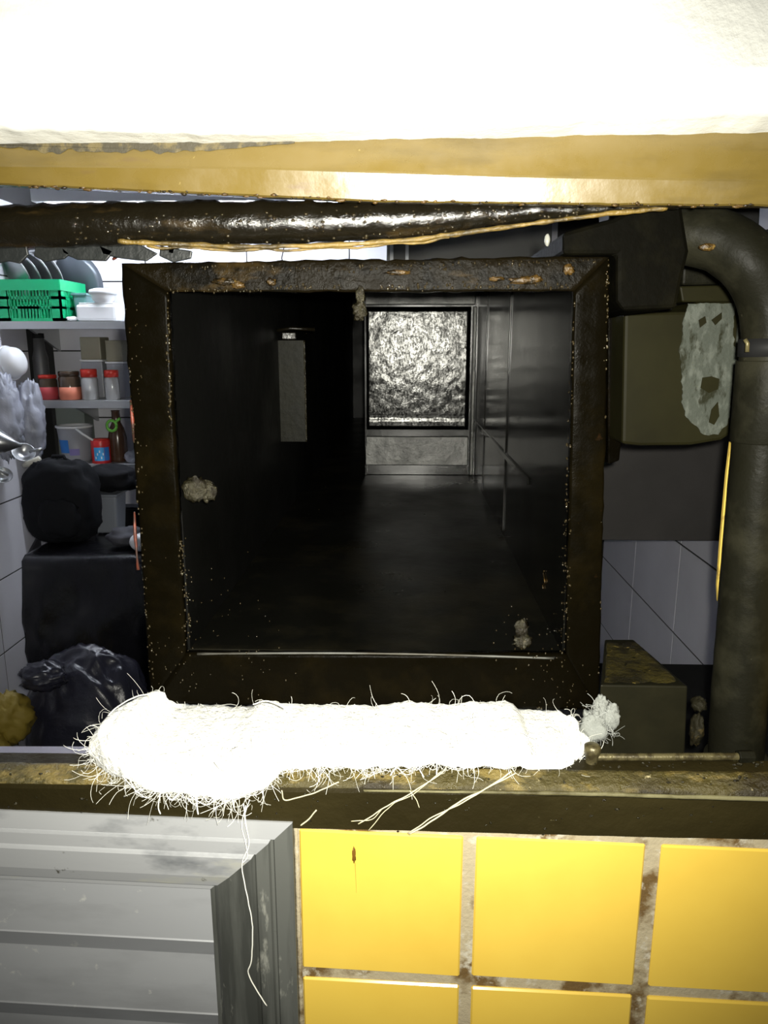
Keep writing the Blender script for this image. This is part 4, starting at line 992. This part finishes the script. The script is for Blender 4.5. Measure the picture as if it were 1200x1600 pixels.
# side panel left of sheet
setp(MB().loft([[(tx0 - .07, 2.62, 0), (tx0 - .01, 2.44, 0), (tx0 - .008, 2.46, 0), (tx0 - .066, 2.64, 0)], [(tx0 - .055, 2.62, TZ + .02), (tx0 - .01, 2.44, TZ - .01), (tx0 - .008, 2.46, TZ - .01), (tx0 - .05, 2.64, TZ + .02)]]).build('side_board', M('dark grey board', (.05, .05, .06), .6), bevel=.002), 'dark grey board standing at the end of the draped table', 'board')
c = at_shelf(80, TT, 2.62)
bp_ = thing('backpack', c, 'black cloth backpack standing on the draped table', 'backpack')
MB().blob(c + Vector((0, 0, .145)), (.125, .09, .150), .12, 1.6, 4, 48, 32, 'f', power=.66, flat=-.143).build('bag_body', blackfab, bp_, smooth=True)
MB().blob(c + Vector((.02, -.085, .10)), (.075, .025, .07), .2, 2, 8, 24, 16, power=.7).build('front_pocket', blackfab, bp_, smooth=True)
MB().tube([c + Vector((-.03, 0, .285)), c + Vector((-.02, 0, .31)), c + Vector((.02, 0, .31)), c + Vector((.03, 0, .285))], .007, 8).build('top_loop', blackfab, bp_, smooth=True)
c = at_shelf(153, TT, 2.75)
gt = thing('grey_container', c, 'grey plastic container beside the backpack', 'container')
a = c + Vector((-.052, 0, 0)); 
MB().loft([[(a.x + .005, c.y - .04, TT), (a.x + .095, c.y - .04, TT), (a.x + .095, c.y + .05, TT), (a.x + .005, c.y + .05, TT)], [(a.x - .004, c.y - .05, TT + .145), (a.x + .105, c.y - .05, TT + .145), (a.x + .105, c.y + .06, TT + .145), (a.x - .004, c.y + .06, TT + .145)]]).build('container_body', M('grey blue plastic', (.22, .24, .28), .5), gt, bevel=.008)
MB().box(a.x - .008, a.x + .109, c.y - .054, c.y + .064, TT + .145, TT + .153).build('container_rim', M('grey blue plastic', (.22, .24, .28)), gt, bevel=.002)
setp(MB().blob(Vector((c.x + .0, c.y + .03, TT + .200)), (.105, .075, .050), .25, 2, 6, 34, 20, power=.7, flat=-.046).build('black_cap', blackfab, smooth=True), 'black folded cloth lying on the grey container', 'cloth')
setp(MB().blob(at_shelf(186, TT + .03, 2.55), (.09, .06, .035), .35, 2, 8, 30, 16, flat=-.029).build('grey_rag', M('dark grey rag', (.045, .045, .055), .8), smooth=True), 'dark grey rag on the draped table', 'rag')
a = at_shelf(192, TT, 2.86)
db = thing('dark_carton', a, 'small dark carton at the back of the draped table', 'carton')
MB().box(a.x - .06, a.x + .06, 2.83, 2.90, TT, TT + .07).build('carton_body', blackfab, db, bevel=.004)
MB().box(a.x - .055, a.x + .055, 2.832, 2.898, TT + .07, TT + .075).build('carton_lid', blackfab, db)
c = at_shelf(200, TT, 2.47)
wbg = thing('white_pouch', c, 'small white tied pouch near the edge of the draped table', 'pouch')
MB().blob(c + Vector((0, 0, .030)), (.036, .030, .032), .15, 2, 3, 24, 16, flat=-.029).build('pouch_body', whitep, wbg, smooth=True)
MB().tube([c + Vector((.012, 0, .055)), c + Vector((.02, 0, .068)), c + Vector((.032, 0, .075))], [.012, .006, .010], 10).build('pouch_knot', whitep, wbg, smooth=True)
# bin bag and yellow sack on the floor
bt_ = P(130, 1030, 2.02)
bb = thing('bin_bag', (bt_.x, 2.02, 0), 'full crumpled black bin bag in front of the draped table', 'bag')
hgt = bt_.z
MB().blob(Vector((bt_.x, 2.04, hgt * .5)), (.185, .145, hgt * .5), .13, 1.5, 5, 72, 56, 'f', power=.8, flat=-hgt * .495).build('bag_body', bagpl, bb, smooth=True)
MB().blob(Vector((bt_.x - .085, 1.95, hgt * .97)), (.06, .05, .035), .4, 1.5, 9, 36, 24, 'f').build('bag_neck', bagpl, bb, smooth=True)
yt_ = P(34, 1082, 1.93)
ys = thing('yellow_sack', (yt_.x, 1.93, 0), 'crumpled yellow sack beside the black bin bag', 'sack')
MB().blob(Vector((yt_.x - .105, 1.78, yt_.z * .47)), (.145, .11, yt_.z * .50), .16, 1.6, 15, 48, 36, 'f', power=.8, flat=-yt_.z * .465).build('sack_body', yellowcl, ys, smooth=True)
MB().blob(Vector((yt_.x - .01, 1.86, yt_.z * .93)), (.055, .05, .06), .55, 2.1, 19, 28, 20, 'f').build('sack_fold', yellowcl, ys, smooth=True)
